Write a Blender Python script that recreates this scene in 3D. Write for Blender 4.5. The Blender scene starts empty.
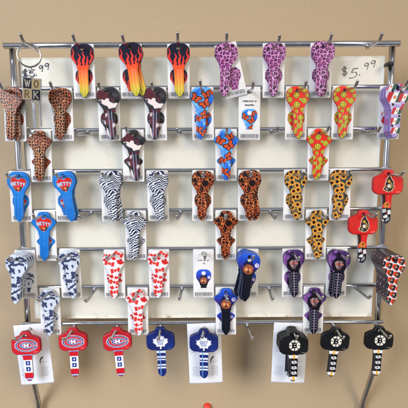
import bpy, math, random
import numpy as np
from mathutils import Matrix, Vector

random.seed(7)
RNG = np.random.default_rng(11)
C = bpy.context.scene.collection
MM = 0.001
PI = math.pi

# ------------------------------------------------------------------ object helpers
def link(o, parent=None):
    C.objects.link(o)
    if parent is not None:
        o.parent = parent
    return o

def tag(o, label=None, cat=None, group=None, kind=None):
    if label: o['label'] = label
    if cat: o['category'] = cat
    if group: o['group'] = group
    if kind: o['kind'] = kind
    return o

def empty(name, loc=(0, 0, 0)):
    o = bpy.data.objects.new(name, None)
    o.empty_display_size = 0.005
    o.location = [c * MM for c in loc]
    C.objects.link(o)
    return o

def obj(name, me, parent=None, mats=()):
    o = bpy.data.objects.new(name, me)
    for m in mats:
        me.materials.append(m)
    return link(o, parent)

def copy_tree(o, parent=None):
    c = o.copy()
    C.objects.link(c)
    if parent is not None:
        c.parent = parent
    for ch in list(o.children):
        copy_tree(ch, c)
    return c

# ------------------------------------------------------------------ colours
def lin(c):
    c = np.asarray(c, float)
    return np.where(c <= 0.04045, c / 12.92, ((c + 0.055) / 1.055) ** 2.4)
def hexc(h):
    return lin([int(h[i:i + 2], 16) / 255 for i in (0, 2, 4)])

# ------------------------------------------------------------------ materials
def new_mat(name):
    m = bpy.data.materials.new(name)
    m.use_nodes = True
    nt = m.node_tree
    return m, nt, nt.nodes['Principled BSDF']

def noise(nt, scale, detail=4, coord='Object', rough=0.55):
    tc = nt.nodes.new('ShaderNodeTexCoord')
    n = nt.nodes.new('ShaderNodeTexNoise')
    n.inputs['Scale'].default_value = scale
    n.inputs['Detail'].default_value = detail
    n.inputs['Roughness'].default_value = rough
    nt.links.new(tc.outputs[coord], n.inputs['Vector'])
    return n

def bump(nt, b, src, strength, dist):
    bm = nt.nodes.new('ShaderNodeBump')
    bm.inputs['Strength'].default_value = strength
    bm.inputs['Distance'].default_value = dist
    nt.links.new(src, bm.inputs['Height'])
    nt.links.new(bm.outputs['Normal'], b.inputs['Normal'])

def ramp(nt, src, stops):
    r = nt.nodes.new('ShaderNodeValToRGB')
    e = r.color_ramp.elements
    while len(e) < len(stops): e.new(0.5)
    for el, (p, c) in zip(e, stops):
        el.position = p
        el.color = (*c, 1)
    nt.links.new(src, r.inputs['Fac'])
    return r

def plain(name, col, rough=0.5, metal=0.0, var=0.12, scale=300, coat=0.0, bmp=0.0, spec=0.5):
    m, nt, b = new_mat(name)
    n = noise(nt, scale)
    c = np.asarray(col)
    r = ramp(nt, n.outputs['Fac'], [(0.3, tuple(c * (1 - var))), (0.7, tuple(np.minimum(c * (1 + var), 1)))])
    nt.links.new(r.outputs['Color'], b.inputs['Base Color'])
    b.inputs['Roughness'].default_value = rough
    b.inputs['Metallic'].default_value = metal
    b.inputs['Coat Weight'].default_value = coat
    b.inputs['Specular IOR Level'].default_value = spec
    if bmp:
        bump(nt, b, n.outputs['Fac'], bmp, 0.0003)
    return m

def painted(name, rough, metal=0.0, coat=0.0, bmp=0.08, scale=900, speck=0.3):
    """printed surface: the picture on it is a colour attribute computed in this script"""
    m, nt, b = new_mat(name)
    a = nt.nodes.new('ShaderNodeVertexColor')
    a.layer_name = 'print'
    n = noise(nt, scale, 3)
    mx = nt.nodes.new('ShaderNodeMix')
    mx.data_type = 'RGBA'; mx.blend_type = 'MULTIPLY'
    mx.inputs['Factor'].default_value = speck
    r = ramp(nt, n.outputs['Fac'], [(0.3, (0.72, 0.72, 0.72)), (0.6, (1, 1, 1))])
    nt.links.new(a.outputs['Color'], mx.inputs['A'])
    nt.links.new(r.outputs['Color'], mx.inputs['B'])
    nt.links.new(mx.outputs['Result'], b.inputs['Base Color'])
    rr = nt.nodes.new('ShaderNodeMapRange')
    rr.inputs['To Min'].default_value = rough * 0.8
    rr.inputs['To Max'].default_value = rough * 1.35
    nt.links.new(n.outputs['Fac'], rr.inputs['Value'])
    nt.links.new(rr.outputs['Result'], b.inputs['Roughness'])
    b.inputs['Metallic'].default_value = metal
    b.inputs['Specular IOR Level'].default_value = 0.32
    b.inputs['Coat Weight'].default_value = coat
    b.inputs['Coat Roughness'].default_value = 0.15
    bump(nt, b, n.outputs['Fac'], bmp, 0.0002)
    return m

M_PRINT = painted('printed_enamel', 0.24, 0.0, 0.15)
M_RUBBER = painted('moulded_rubber', 0.38, 0.0, 0.15, 0.12, 1400)
M_PAPER = painted('printed_paper', 0.5, 0, 0.0, 0.04, 160, 0.12)
M_INK = plain('print_ink', hexc('3a3a40'), 0.7)
M_BARINK = plain('barcode_ink', hexc('83838b'), 0.75)
M_GREYINK = plain('pale_print_ink', hexc('a2a2ae'), 0.8)

def metal_mat(name, col, rough, var):
    m, nt, b = new_mat(name)
    n = noise(nt, 120, 6)
    r = ramp(nt, n.outputs['Fac'], [(0.3, tuple(np.array(col) * (1 - var))), (0.65, tuple(col))])
    nt.links.new(r.outputs['Color'], b.inputs['Base Color'])
    rr = nt.nodes.new('ShaderNodeMapRange')
    rr.inputs['To Min'].default_value = rough * 0.7
    rr.inputs['To Max'].default_value = rough * 1.6
    nt.links.new(n.outputs['Fac'], rr.inputs['Value'])
    nt.links.new(rr.outputs['Result'], b.inputs['Roughness'])
    b.inputs['Metallic'].default_value = 1.0
    bump(nt, b, noise(nt, 1500, 2).outputs['Fac'], 0.05, 0.0001)
    return m
M_RAIL = metal_mat('zinc_plated_tube', (0.60, 0.63, 0.70), 0.16, 0.12)
M_HOOK = metal_mat('zinc_plated_wire', (0.56, 0.56, 0.58), 0.2, 0.15)
M_CHROME = metal_mat('bright_chrome', (0.6, 0.6, 0.62), 0.14, 0.3)
M_CLIP = plain('black_clip_plastic', (0.02, 0.02, 0.022), 0.45)

# wall: tan paint with fine roller texture
def wall_mat():
    m, nt, b = new_mat('tan_wall_paint')
    n1 = noise(nt, 5, 5)
    r = ramp(nt, n1.outputs['Fac'], [(0.25, tuple(hexc('baa385'))), (0.75, tuple(hexc('c0a98b')))])
    n3 = noise(nt, 420, 3)
    r3 = ramp(nt, n3.outputs['Fac'], [(0.3, (0.95, 0.95, 0.95)), (0.65, (1, 1, 1))])
    mx = nt.nodes.new('ShaderNodeMix'); mx.data_type = 'RGBA'; mx.blend_type = 'MULTIPLY'
    mx.inputs['Factor'].default_value = 1
    nt.links.new(r.outputs['Color'], mx.inputs['A']); nt.links.new(r3.outputs['Color'], mx.inputs['B'])
    nt.links.new(mx.outputs['Result'], b.inputs['Base Color'])
    b.inputs['Roughness'].default_value = 0.72
    b.inputs['Specular IOR Level'].default_value = 0.3
    n2 = noise(nt, 260, 5)
    bump(nt, b, n2.outputs['Fac'], 0.22, 0.001)
    return m

def panel_mat():
    m, nt, b = new_mat('off_white_board')
    n1 = noise(nt, 9, 6, rough=0.6)
    r = ramp(nt, n1.outputs['Fac'], [(0.25, tuple(hexc('dcd8ca'))), (0.5, tuple(hexc('e4e0d4'))), (0.8, tuple(hexc('e8e5dc')))])
    n2 = noise(nt, 60, 6, rough=0.7)
    r2 = ramp(nt, n2.outputs['Fac'], [(0.30, (0.80, 0.72, 0.58)), (0.40, (1, 1, 1))])
    mx = nt.nodes.new('ShaderNodeMix'); mx.data_type = 'RGBA'; mx.blend_type = 'MULTIPLY'
    mx.inputs['Factor'].default_value = 0.6
    nt.links.new(r.outputs['Color'], mx.inputs['A']); nt.links.new(r2.outputs['Color'], mx.inputs['B'])
    nt.links.new(mx.outputs['Result'], b.inputs['Base Color'])
    # brown scuffs along the lower edge and thin rub marks
    tc = nt.nodes.new('ShaderNodeTexCoord'); sx = nt.nodes.new('ShaderNodeSeparateXYZ')
    nt.links.new(tc.outputs['Object'], sx.inputs['Vector'])
    mp = nt.nodes.new('ShaderNodeMapRange')
    mp.inputs['From Min'].default_value = 0.007; mp.inputs['From Max'].default_value = 0.0
    nt.links.new(sx.outputs['Z'], mp.inputs['Value'])
    ne = noise(nt, 55, 5, rough=0.7)
    re_ = ramp(nt, ne.outputs['Fac'], [(0.5, (0, 0, 0)), (0.62, (1, 1, 1))])
    mu = nt.nodes.new('ShaderNodeMath'); mu.operation = 'MULTIPLY'
    nt.links.new(mp.outputs['Result'], mu.inputs[0]); nt.links.new(re_.outputs['Color'], mu.inputs[1])
    mg = nt.nodes.new('ShaderNodeMapping'); mg.inputs['Scale'].default_value = (260, 1, 22); mg.inputs['Rotation'].default_value = (0, 0.5, 0)
    nt.links.new(tc.outputs['Object'], mg.inputs['Vector'])
    ns = nt.nodes.new('ShaderNodeTexNoise'); ns.inputs['Scale'].default_value = 1.0; ns.inputs['Detail'].default_value = 3
    nt.links.new(mg.outputs['Vector'], ns.inputs['Vector'])
    rs = ramp(nt, ns.outputs['Fac'], [(0.70, (0, 0, 0)), (0.78, (0.5, 0.5, 0.5))])
    ad = nt.nodes.new('ShaderNodeMath'); ad.operation = 'MAXIMUM'
    nt.links.new(mu.outputs[0], ad.inputs[0]); nt.links.new(rs.outputs['Color'], ad.inputs[1])
    m3 = nt.nodes.new('ShaderNodeMix'); m3.data_type = 'RGBA'
    nt.links.new(ad.outputs[0], m3.inputs['Factor'])
    nt.links.new(mx.outputs['Result'], m3.inputs['A']); m3.inputs['B'].default_value = (0.42, 0.34, 0.24, 1)
    nt.links.new(m3.outputs['Result'], b.inputs['Base Color'])
    b.inputs['Roughness'].default_value = 0.42
    b.inputs['Specular IOR Level'].default_value = 0.4
    bump(nt, b, noise(nt, 45, 4).outputs['Fac'], 0.25, 0.002)
    return m

# ------------------------------------------------------------------ mesh helpers (millimetres in, metres out)
def mesh_from(name, verts, faces, smooth=True):
    me = bpy.data.meshes.new(name)
    me.from_pydata([tuple(c * MM for c in v) for v in verts], [], faces)
    if smooth:
        for p in me.polygons: p.use_smooth = True
    me.update()
    return me

def tube_geo(pts, rad, seg=14, cap=True):
    pts = [Vector(p) for p in pts]
    rads = rad if isinstance(rad, (list, tuple)) else [rad] * len(pts)
    V, F = [], []
    t0 = (pts[1] - pts[0]).normalized()
    ref = Vector((0, 0, 1)) if abs(t0.z) < 0.9 else Vector((1, 0, 0))
    nrm = t0.cross(ref).normalized()
    for i, p in enumerate(pts):
        if i == 0: t = pts[1] - pts[0]
        elif i == len(pts) - 1: t = pts[-1] - pts[-2]
        else: t = (pts[i + 1] - p).normalized() + (p - pts[i - 1]).normalized()
        t.normalize()
        nrm = (nrm - t * nrm.dot(t)).normalized()
        b = t.cross(nrm)
        for k in range(seg):
            a = 2 * PI * k / seg
            V.append(p + (nrm * math.cos(a) + b * math.sin(a)) * rads[i])
    for i in range(len(pts) - 1):
        for k in range(seg):
            k2 = (k + 1) % seg
            F.append((i * seg + k, i * seg + k2, (i + 1) * seg + k2, (i + 1) * seg + k))
    if cap:
        F.append(tuple(range(seg))[::-1])
        n = (len(pts) - 1) * seg
        F.append(tuple(n + k for k in range(seg)))
    return [tuple(v) for v in V], F

def join_geo(*gs):
    V, F = [], []
    for v, f in gs:
        o = len(V)
        V += v
        F += [tuple(i + o for i in q) for q in f]
    return V, F

def round_path(pts, r, n=6):
    """polyline with its inner corners rounded"""
    P = [Vector(p) for p in pts]
    out = [P[0]]
    for i in range(1, len(P) - 1):
        a = (P[i - 1] - P[i]); b = (P[i + 1] - P[i])
        d = min(r, a.length * 0.45, b.length * 0.45)
        A = P[i] + a.normalized() * d; B = P[i] + b.normalized() * d
        for k in range(n + 1):
            t = k / n
            out.append(A * (1 - t) ** 2 + P[i] * 2 * t * (1 - t) + B * t ** 2)
    out.append(P[-1])
    return out

def rounded_end(path, r, k=4):
    """tube radii and points with a dome at the end"""
    p = list(path); rad = [r] * len(p)
    t = (Vector(p[-1]) - Vector(p[-2])).normalized()
    e = Vector(p[-1])
    for i in range(1, k + 1):
        a = i / k * PI / 2
        p.append(e + t * r * math.sin(a)); rad.append(max(r * math.cos(a), 0.05))
    return p, rad

def box_geo(x0, x1, y0, y1, z0, z1):
    V = [(x, y, z) for x in (x0, x1) for y in (y0, y1) for z in (z0, z1)]
    F = [(0, 1, 3, 2), (4, 6, 7, 5), (0, 4, 5, 1), (2, 3, 7, 6), (0, 2, 6, 4), (1, 5, 7, 3)]
    return V, F

# ---- a plate with one left/right extent per height: key bows, blades, cards
def plate(name, rows, ncol, thick, rnd, art, mats, hole=None, groove=None, side=None, dv=0.3, emboss=None, curl=None, open_end=None):
    """rows = [(v, half_width, centre)] down the plate; front face looks to -y.
    art(u, v) -> rgb is stored as the attribute 'print'.  hole = (u, v, radius)."""
    rows = [(r + (0.0,))[:3] if len(r) == 2 else r for r in rows]
    vs, hs, cs = [np.array([r[i] for r in rows], float) for i in range(3)]
    vv = [vs[0]]
    for a, b in zip(vs[:-1], vs[1:]):
        n = max(1, int(round((b - a) / dv)))
        vv += list(a + (b - a) * (np.arange(1, n + 1) / n))
    vv = np.array(vv)
    h = np.interp(vv, vs, hs); cc = np.interp(vv, vs, cs)
    t = np.linspace(-1, 1, ncol)
    s = 0.62 * t + 0.38 * np.sin(PI / 2 * t)
    U = cc[:, None] + h[:, None] * s[None, :]
    Vv = np.repeat(vv[:, None], ncol, 1)
    nr = len(vv)
    # distance to outline
    ox = np.concatenate([cs + hs, (cs - hs)[::-1]]); oy = np.concatenate([vs, vs[::-1]])
    d = np.full(U.shape, 1e9)
    for i in range(len(ox)):
        j = (i + 1) % len(ox)
        ax, ay, bx, by = ox[i], oy[i], ox[j], oy[j]
        L = (bx - ax) ** 2 + (by - ay) ** 2
        if L < 1e-9: continue
        if open_end == 'bottom' and ay == by == vs[-1]: continue
        if open_end == 'top' and ay == by == vs[0]: continue
        k = np.clip(((U - ax) * (bx - ax) + (Vv - ay) * (by - ay)) / L, 0, 1)
        d = np.minimum(d, np.hypot(U - ax - k * (bx - ax), Vv - ay - k * (by - ay)))
    x = np.clip(rnd - d, 0, rnd)
    Y = -(thick - rnd + np.sqrt(np.maximum(rnd ** 2 - x ** 2, 0)))
    if groove is not None: Y = Y + groove(U, Vv)
    if emboss is not None: Y = Y - emboss(U, Vv)
    back = np.zeros_like(Y)
    if curl is not None:
        cv = curl(U, Vv); Y = Y + cv; back = back + cv
    cb = np.stack([U[:, [0, -1]], back[:, [0, -1]], -Vv[:, [0, -1]]], -1).reshape(-1, 3)
    front = np.stack([U, Y, -Vv], -1).reshape(-1, 3)
    nf = len(front)
    I = np.arange(nf).reshape(nr, ncol)
    q = np.stack([I[:-1, :-1], I[1:, :-1], I[1:, 1:], I[:-1, 1:]], -1).reshape(-1, 4)
    col = art(U.ravel(), Vv.ravel())
    if hole:
        ctr = front[q].mean(1)
        keep = np.hypot(ctr[:, 0] - hole[0], -ctr[:, 2] - hole[1]) > hole[2]
        q = q[keep]
    B = nf + np.arange(nr * 2).reshape(nr, 2)
    l = np.stack([I[:-1, 0], B[:-1, 0], B[1:, 0], I[1:, 0]], -1)
    r = np.stack([I[:-1, -1], I[1:, -1], B[1:, 1], B[:-1, 1]], -1)
    allv = [front, cb]; quads = [q, l, r]
    n0 = nf + nr * 2
    # back face: whole plate without a hole, or split round the hole
    if hole:
        hb = np.stack([U, back, -Vv], -1).reshape(-1, 3)
        allv.append(hb); Ib = n0 + np.arange(nf).reshape(nr, ncol)
        qb = np.stack([Ib[:-1, :-1], Ib[:-1, 1:], Ib[1:, 1:], Ib[1:, :-1]], -1).reshape(-1, 4)[keep]
        quads.append(qb); n0 += nf
        m = 28
        ang = np.arange(m) * 2 * PI / m
        hx = hole[0] + hole[2] * 1.03 * np.cos(ang); hz = hole[1] + hole[2] * 1.03 * np.sin(ang)
        ring = np.concatenate([np.stack([hx, np.full(m, -thick + 0.02), -hz], -1), np.stack([hx, np.zeros(m) - 0.02, -hz], -1)])
        allv.append(ring)
        k = np.arange(m); k2 = (k + 1) % m
        quads.append(np.stack([n0 + k, n0 + k2, n0 + m + k2, n0 + m + k], -1)); n0 += 2 * m
    else:
        quads.append(np.stack([B[:-1, 0], B[:-1, 1], B[1:, 1], B[1:, 0]], -1))
    # top and bottom ends
    top = np.array([list(I[0]) + [B[0, 1], B[0, 0]]]); bot = np.array([list(I[-1])[::-1] + [B[-1, 0], B[-1, 1]]])
    co = np.concatenate(allv) * MM
    me = bpy.data.meshes.new(name)
    Q = np.concatenate(quads)
    nq = len(Q); k = top.shape[1]
    me.vertices.add(len(co)); me.vertices.foreach_set('co', co.ravel().astype(np.float32))
    me.loops.add(nq * 4 + 2 * k)
    me.loops.foreach_set('vertex_index', np.concatenate([Q.ravel(), top.ravel(), bot.ravel()]).astype(np.int32))
    me.polygons.add(nq + 2)
    me.polygons.foreach_set('loop_start', np.concatenate([np.arange(nq) * 4, [nq * 4, nq * 4 + k]]).astype(np.int32))
    sm = np.zeros(nq + 2, bool); sm[:len(q)] = True
    me.polygons.foreach_set('use_smooth', sm)
    me.update(calc_edges=True)
    at = me.color_attributes.new('print', 'FLOAT_COLOR', 'POINT')
    sc = np.asarray(side if side is not None else (0.2, 0.2, 0.2), float)
    full = np.ones((len(co), 4)); full[:, :3] = sc
    full[:nf, :3] = col
    edge = (d.ravel() < rnd * 0.7)
    if side is not None: full[:nf][edge, :3] = sc
    at.data.foreach_set('color', full.ravel().astype(np.float32))
    for m_ in mats: me.materials.append(m_)
    me.validate()
    return me

# ------------------------------------------------------------------ 2-D drawing (millimetres)
AA = 0.16
def cov(sd): return np.clip(0.5 - sd / (2 * AA), 0, 1)
def over(col, m, c): return col * (1 - m[:, None]) + np.asarray(c)[None, :] * m[:, None] if np.ndim(c) == 1 else col * (1 - m[:, None]) + c * m[:, None]
def fill(u, c): return np.repeat(np.asarray(c, float)[None, :], len(u), 0)
def seg_d(u, v, a, b):
    L = (b[0] - a[0]) ** 2 + (b[1] - a[1]) ** 2 + 1e-12
    k = np.clip(((u - a[0]) * (b[0] - a[0]) + (v - a[1]) * (b[1] - a[1])) / L, 0, 1)
    return np.hypot(u - a[0] - k * (b[0] - a[0]), v - a[1] - k * (b[1] - a[1])), k
def smooth_pts(P, n=4):
    out = []
    for k in range(len(P) - 1):
        p0 = P[max(k - 1, 0)]; p1 = P[k]; p2 = P[k + 1]; p3 = P[min(k + 2, len(P) - 1)]
        for q in range(n):
            t = q / n
            out.append(tuple(0.5 * (2 * p1[i] + (p2[i] - p0[i]) * t + (2 * p0[i] - 5 * p1[i] + 4 * p2[i] - p3[i]) * t * t + (3 * p1[i] - p0[i] - 3 * p2[i] + p3[i]) * t ** 3) for i in (0, 1)))
    return out + [tuple(P[-1])]
def stroke(u, v, pts, w0, w1=None):
    w1 = w0 if w1 is None else w1
    best = np.full(len(u), 1e9); n = len(pts) - 1
    for i in range(n):
        d, k = seg_d(u, v, pts[i], pts[i + 1])
        w = w0 + (w1 - w0) * (i + k) / n
        best = np.minimum(best, d - w / 2)
    return best
def ell(u, v, cx, cy, rx, ry, rot=0.0):
    c, s = math.cos(rot), math.sin(rot)
    x = (u - cx) * c + (v - cy) * s; y = -(u - cx) * s + (v - cy) * c
    k = np.hypot(x / rx, y / ry)
    return (k - 1) * min(rx, ry)
def poly(u, v, pts):
    d = np.full(len(u), 1e9); ins = np.zeros(len(u), bool); n = len(pts)
    for i in range(n):
        a, b = pts[i], pts[(i + 1) % n]
        d = np.minimum(d, seg_d(u, v, a, b)[0])
        c = ((a[1] > v) != (b[1] > v))
        with np.errstate(divide='ignore', invalid='ignore'):
            xi = (b[0] - a[0]) * (v - a[1]) / (b[1] - a[1] + 1e-12) + a[0]
        ins ^= c & (u < xi)
    return np.where(ins, -d, d)
def hash2(ix, iy, k):
    x = np.sin(ix * 127.1 + iy * 311.7 + k * 74.7) * 43758.5453
    return x - np.floor(x)
def vnoise(u, v, s, k=0):
    x, y = u / s, v / s
    ix, iy = np.floor(x), np.floor(y); fx, fy = x - ix, y - iy
    fx = fx * fx * (3 - 2 * fx); fy = fy * fy * (3 - 2 * fy)
    a, b = hash2(ix, iy, k), hash2(ix + 1, iy, k); c, d = hash2(ix, iy + 1, k), hash2(ix + 1, iy + 1, k)
    return (a * (1 - fx) + b * fx) * (1 - fy) + (c * (1 - fx) + d * fx) * fy
def fbm(u, v, s, k=0):
    return (vnoise(u, v, s, k) + 0.5 * vnoise(u, v, s / 2, k + 1) + 0.25 * vnoise(u, v, s / 4, k + 2)) / 1.75
def worley(u, v, s, k=0, jit=0.85):
    x, y = u / s, v / s
    ix, iy = np.floor(x), np.floor(y)
    f1 = np.full(len(u), 9.0); f2 = f1.copy(); cid = np.zeros(len(u)); cx = np.zeros(len(u)); cy = np.zeros(len(u))
    for a in (-2, -1, 0, 1, 2):
        for b in (-2, -1, 0, 1, 2):
            gx, gy = ix + a, iy + b
            px = gx + 0.5 + (hash2(gx, gy, k) - 0.5) * jit; py = gy + 0.5 + (hash2(gx, gy, k + 9) - 0.5) * jit
            d = np.hypot(px - x, py - y)
            new = d < f1
            f2 = np.where(new, f1, np.minimum(f2, d)); f1 = np.where(new, d, f1)
            cid = np.where(new, hash2(gx, gy, k + 5), cid); cx = np.where(new, px, cx); cy = np.where(new, py, cy)
    return f1 * s, f2 * s, cid, cx * s, cy * s
def grad(t, stops):
    ps = [s[0] for s in stops]; cs = np.array([s[1] for s in stops])
    return np.stack([np.interp(t, ps, cs[:, i]) for i in range(3)], -1)

GLYPH = {'B': [[(0, 0), (0, 1), (.6, 1), (.8, .8), (.6, .53), (0, .53)], [(.6, .53), (.85, .27), (.6, 0), (0, 0)]],
         'E': [[(.8, 1), (0, 1), (0, 0), (.8, 0)], [(0, .5), (.6, .5)]],
         'T': [[(0, 1), (.9, 1)], [(.45, 1), (.45, 0)]],
         'Y': [[(0, 1), (.42, .5), (.85, 1)], [(.42, .5), (.42, 0)]],
         'H': [[(0, 0), (0, 1)], [(.8, 0), (.8, 1)], [(0, .5), (.8, .5)]],
         'W': [[(-.1, 1), (.2, 0), (.45, .9), (.7, 0), (1, 1)]],
         'O': [[(.45 + .43 * math.cos(a * PI / 8), .5 + .5 * math.sin(a * PI / 8)) for a in range(17)]],
         'R': [[(0, 0), (0, 1), (.55, 1), (.78, .78), (.55, .5), (0, .5)], [(.4, .5), (.85, 0)]],
         'K': [[(0, 0), (0, 1)], [(.8, 1), (0, .42)], [(.25, .6), (.85, 0)]],
         'N': [[(0, 0), (0, 1), (.8, 0), (.8, 1)]], 'M': [[(0, 0), (.1, 1), (.45, .3), (.8, 1), (.9, 0)]], 'A': [[(0, 0), (.42, 1), (.84, 0)], [(.16, .35), (.68, .35)]],
         'P': [[(0, 0), (0, 1), (.6, 1), (.8, .75), (.6, .48), (0, .48)]], 'L': [[(0, 1), (0, 0), (.75, 0)]], 'F': [[(.8, 1), (0, 1), (0, 0)], [(0, .5), (.6, .5)]],
         'S': [[(.75, .85), (.4, 1), (.05, .8), (.2, .55), (.6, .45), (.78, .22), (.4, 0), (0, .15)]]}
SERIF = {'W': [[(-.25, 1), (.1, 1)], [(.85, 1), (1.15, 1)]], 'R': [[(-.15, 0), (.18, 0)], [(-.15, 1), (.1, 1)], [(.7, 0), (1, 0)]],
         'K': [[(-.15, 0), (.17, 0)], [(-.15, 1), (.17, 1)], [(.6, 1), (.95, 1)], [(.68, 0), (1, 0)]]}
def glyph(u, v, ch, x, y, w, h, th, serif=False):
    """y = baseline (v down)"""
    d = np.full(len(u), 1e9)
    for s in GLYPH[ch]:
        d = np.minimum(d, stroke(u, v, [(x + a * w, y - b * h) for a, b in s], th))
    if serif:
        for s in SERIF.get(ch, []):
            d = np.minimum(d, stroke(u, v, [(x + a * w, y - b * h) for a, b in s], th * 0.55))
    return d

# ------------------------------------------------------------------ the printed designs
def a_flame(u, v):
    u = u + 0.8 * (fbm(u, v, 6, 3) - 0.5)
    col = fill(u, hexc('15142e'))
    g = grad(v, [(2, hexc('f03a30')), (16, hexc('f8402c')), (26, hexc('fb6a2a')), (36, hexc('f59a2e')), (44, hexc('ddc334')), (53, hexc('b9bb2c'))])
    d = poly(u, v, [(-7.5, 19), (-5.5, 16.5), (0, 14.5), (5.5, 16.5), (7.5, 19), (7, 60), (-7, 60)])
    for p, w0, w1 in [([(-5, 19.5), (-9.2, 14.5), (-10.6, 9.5), (-9.2, 5.4), (-10.4, 0.5)], 4.2, 0.4),
                      ([(-2.6, 19), (-4.4, 13.5), (-2.6, 9.5), (-4.6, 5.6)], 3.6, 0.3),
                      ([(0, 19), (0.6, 13), (2.0, 9.6), (0.4, 5.8), (1.2, 3.2)], 3.4, 0.3),
                      ([(5, 19.5), (9.0, 14.8), (10.8, 10.2), (9, 6.0), (10.2, 1.2)], 4.2, 0.4),
                      ([(3, 18.5), (5.6, 14), (5.0, 11.0), (6.2, 8.6)], 2.6, 0.3), ([(-12.4, 11), (-12.8, 7), (-11.9, 3)], 2.0, 0.3), ([(12.4, 11), (12.8, 7), (12, 3)], 2.0, 0.3)]:
        d = np.minimum(d, stroke(u, v, smooth_pts(p), w0, w1))
    col = over(col, cov(d), g)
    holes = np.full(len(u), 1e9)
    for p in [[(-1.4, 18), (-1.0, 13)], [(2.6, 17.5), (3.4, 12.5)], [(-6.0, 17), (-7.0, 12.5)], [(6.4, 17), (7.6, 12.5)]]:
        holes = np.minimum(holes, stroke(u, v, p, 1.9, 0.4))
    return over(col, cov(holes), hexc('15142e'))

def leopard(u, v, bg, ring, core, s=4.3, k=0):
    uu = u + 1.6 * (fbm(u, v, 3.5, k + 20) - 0.5); vv = v + 1.6 * (fbm(u, v, 3.5, k + 30) - 0.5)
    f1, f2, cid, cx, cy = worley(uu, vv, s, k)
    col = bg(u, v)
    border = (f2 - f1)
    ins = np.clip((border - 0.62) / 0.3, 0, 1)
    ang = np.arctan2(vv - cy, uu - cx)
    gap = np.sin(ang + cid * 6.28) > 0.93
    inner = np.clip((border - 2.0) / 0.35, 0, 1)
    col = over(col, np.where(gap & (inner < 0.5), 0, ins), ring)
    return over(col, inner * (cid > 0.15), core)
def a_pink(u, v):
    return leopard(u, v, lambda a, b: grad(fbm(a, b, 9, 2), [(0.3, hexc('cf7fc4')), (0.7, hexc('df9ad4'))]), hexc('371033'), hexc('9c3f86'), 4.4, 4)
def a_orange(u, v):
    uu = u + 1.0 * (fbm(u, v, 3, 40) - 0.5); vv = v + 1.0 * (fbm(u, v, 3, 41) - 0.5)
    f1, f2, cid, cx, cy = worley(uu * 1.15, vv, 3.3, 8, 0.75)
    col = grad(fbm(u, v, 10, 6) + 0.25 * np.cos(u / 6), [(0.25, hexc('d24a22')), (0.55, hexc('e67a42')), (0.95, hexc('f0b47a'))])
    col = over(col, np.clip((f2 - f1 - 0.42) / 0.25, 0, 1), hexc('150c10'))
    return over(col, np.clip((f2 - f1 - 2.1) / 0.4, 0, 1) * (cid > 0.55), hexc('7a3526'))
def a_brown(u, v):     # dark key with an orange net and one large dark patch
    uu = u + 1.6 * (fbm(u, v, 3, 50) - 0.5); vv = v + 1.6 * (fbm(u, v, 3, 51) - 0.5)
    f1, f2, cid, cx, cy = worley(uu, vv * 1.0, 3.5, 17, 0.95)
    col = fill(u, hexc('1f1216'))
    n = fbm(u, v, 2.2, 61)
    col = over(col, np.clip((0.95 - (f2 - f1)) / 0.4, 0, 1) * (n > 0.36), grad(fbm(u, v, 5, 4), [(0.3, hexc('b9431c')), (0.7, hexc('e8854a'))]))
    col = over(col, np.clip((f2 - f1 - 1.9) / 0.4, 0, 1) * (cid > 0.45), hexc('c05a2c'))
    return over(col, cov(ell(u, v, 3.2, 9.5, 4.0, 3.4)), hexc('170d10'))
def a_camo(u, v):
    col = fill(u, hexc('2a2930'))
    col = over(col, np.clip((fbm(u, v, 5, 3) - 0.5) * 9, 0, 1), hexc('3d3c44'))
    w = 1.2 * (fbm(u, v, 4, 8) - 0.5)
    col = over(col, cov(poly(u + w, v + w, [(-13, -1), (-8, -3.5), (0, -1), (1.5, 5), (-1, 9.5), (-5, 9), (-12, 7)])), hexc('5c2530'))
    sw = poly(u + w, v + w, [(-11, 8.6), (-7.5, 7.8), (-3.5, 9.6), (-2.2, 7.2), (0.5, 7.5), (1.2, 11), (5, 13), (9.5, 13), (11.5, 15.5), (9, 17.8), (4, 18), (-0.5, 18.5), (-2, 15.5), (-6.5, 13.5)])
    col = over(col, cov(sw), hexc('efe2e0'))
    bl = v > 19.5
    st = fbm(u * 1.6, v * 0.5, 4, 12)
    col = np.where((bl & (st > 0.46))[:, None], hexc('5a2430')[None, :], col)
    col = np.where((bl & (st < 0.33))[:, None], hexc('191a24')[None, :], col)
    for x, y, rx, ry, c in [(-9.5, 11.5, 1.8, 2.6, '4a4a52'), (7.5, 4, 3.4, 2.2, '4c4a52'), (4.5, 8.5, 2.6, 1.4, '5c2530'), (8.8, 10.2, 2.0, 1.2, '17161c'), (3.4, 27, 1.8, 4.0, '17161c'),
                            (-3.2, 33, 1.6, 3.4, '6a3038'), (3.2, 37, 1.5, 2.6, 'd8c8c8'), (-0.2, 46, 1.6, 3.0, '6a3038'), (-3.6, 25, 1.2, 2.2, 'cbbcbe')]:
        col = over(col, cov(ell(u, v, x, y, rx, ry, 0.4) + 1.4 * (fbm(u, v, 2.2, 29) - 0.5)), hexc(c))
    col = over(col, cov(poly(u, v, [(-5, 39), (-3.4, 41), (-1.4, 52), (-3.4, 53), (-5, 46)])), hexc('e9dedd'))
    sl = np.minimum(stroke(u, v, [(-1.5, 21), (-1.5, 60)], 0.75), stroke(u, v, [(1.9, 22), (1.9, 60)], 0.6))
    return over(col, cov(sl), hexc('8f9cc8'))
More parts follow.
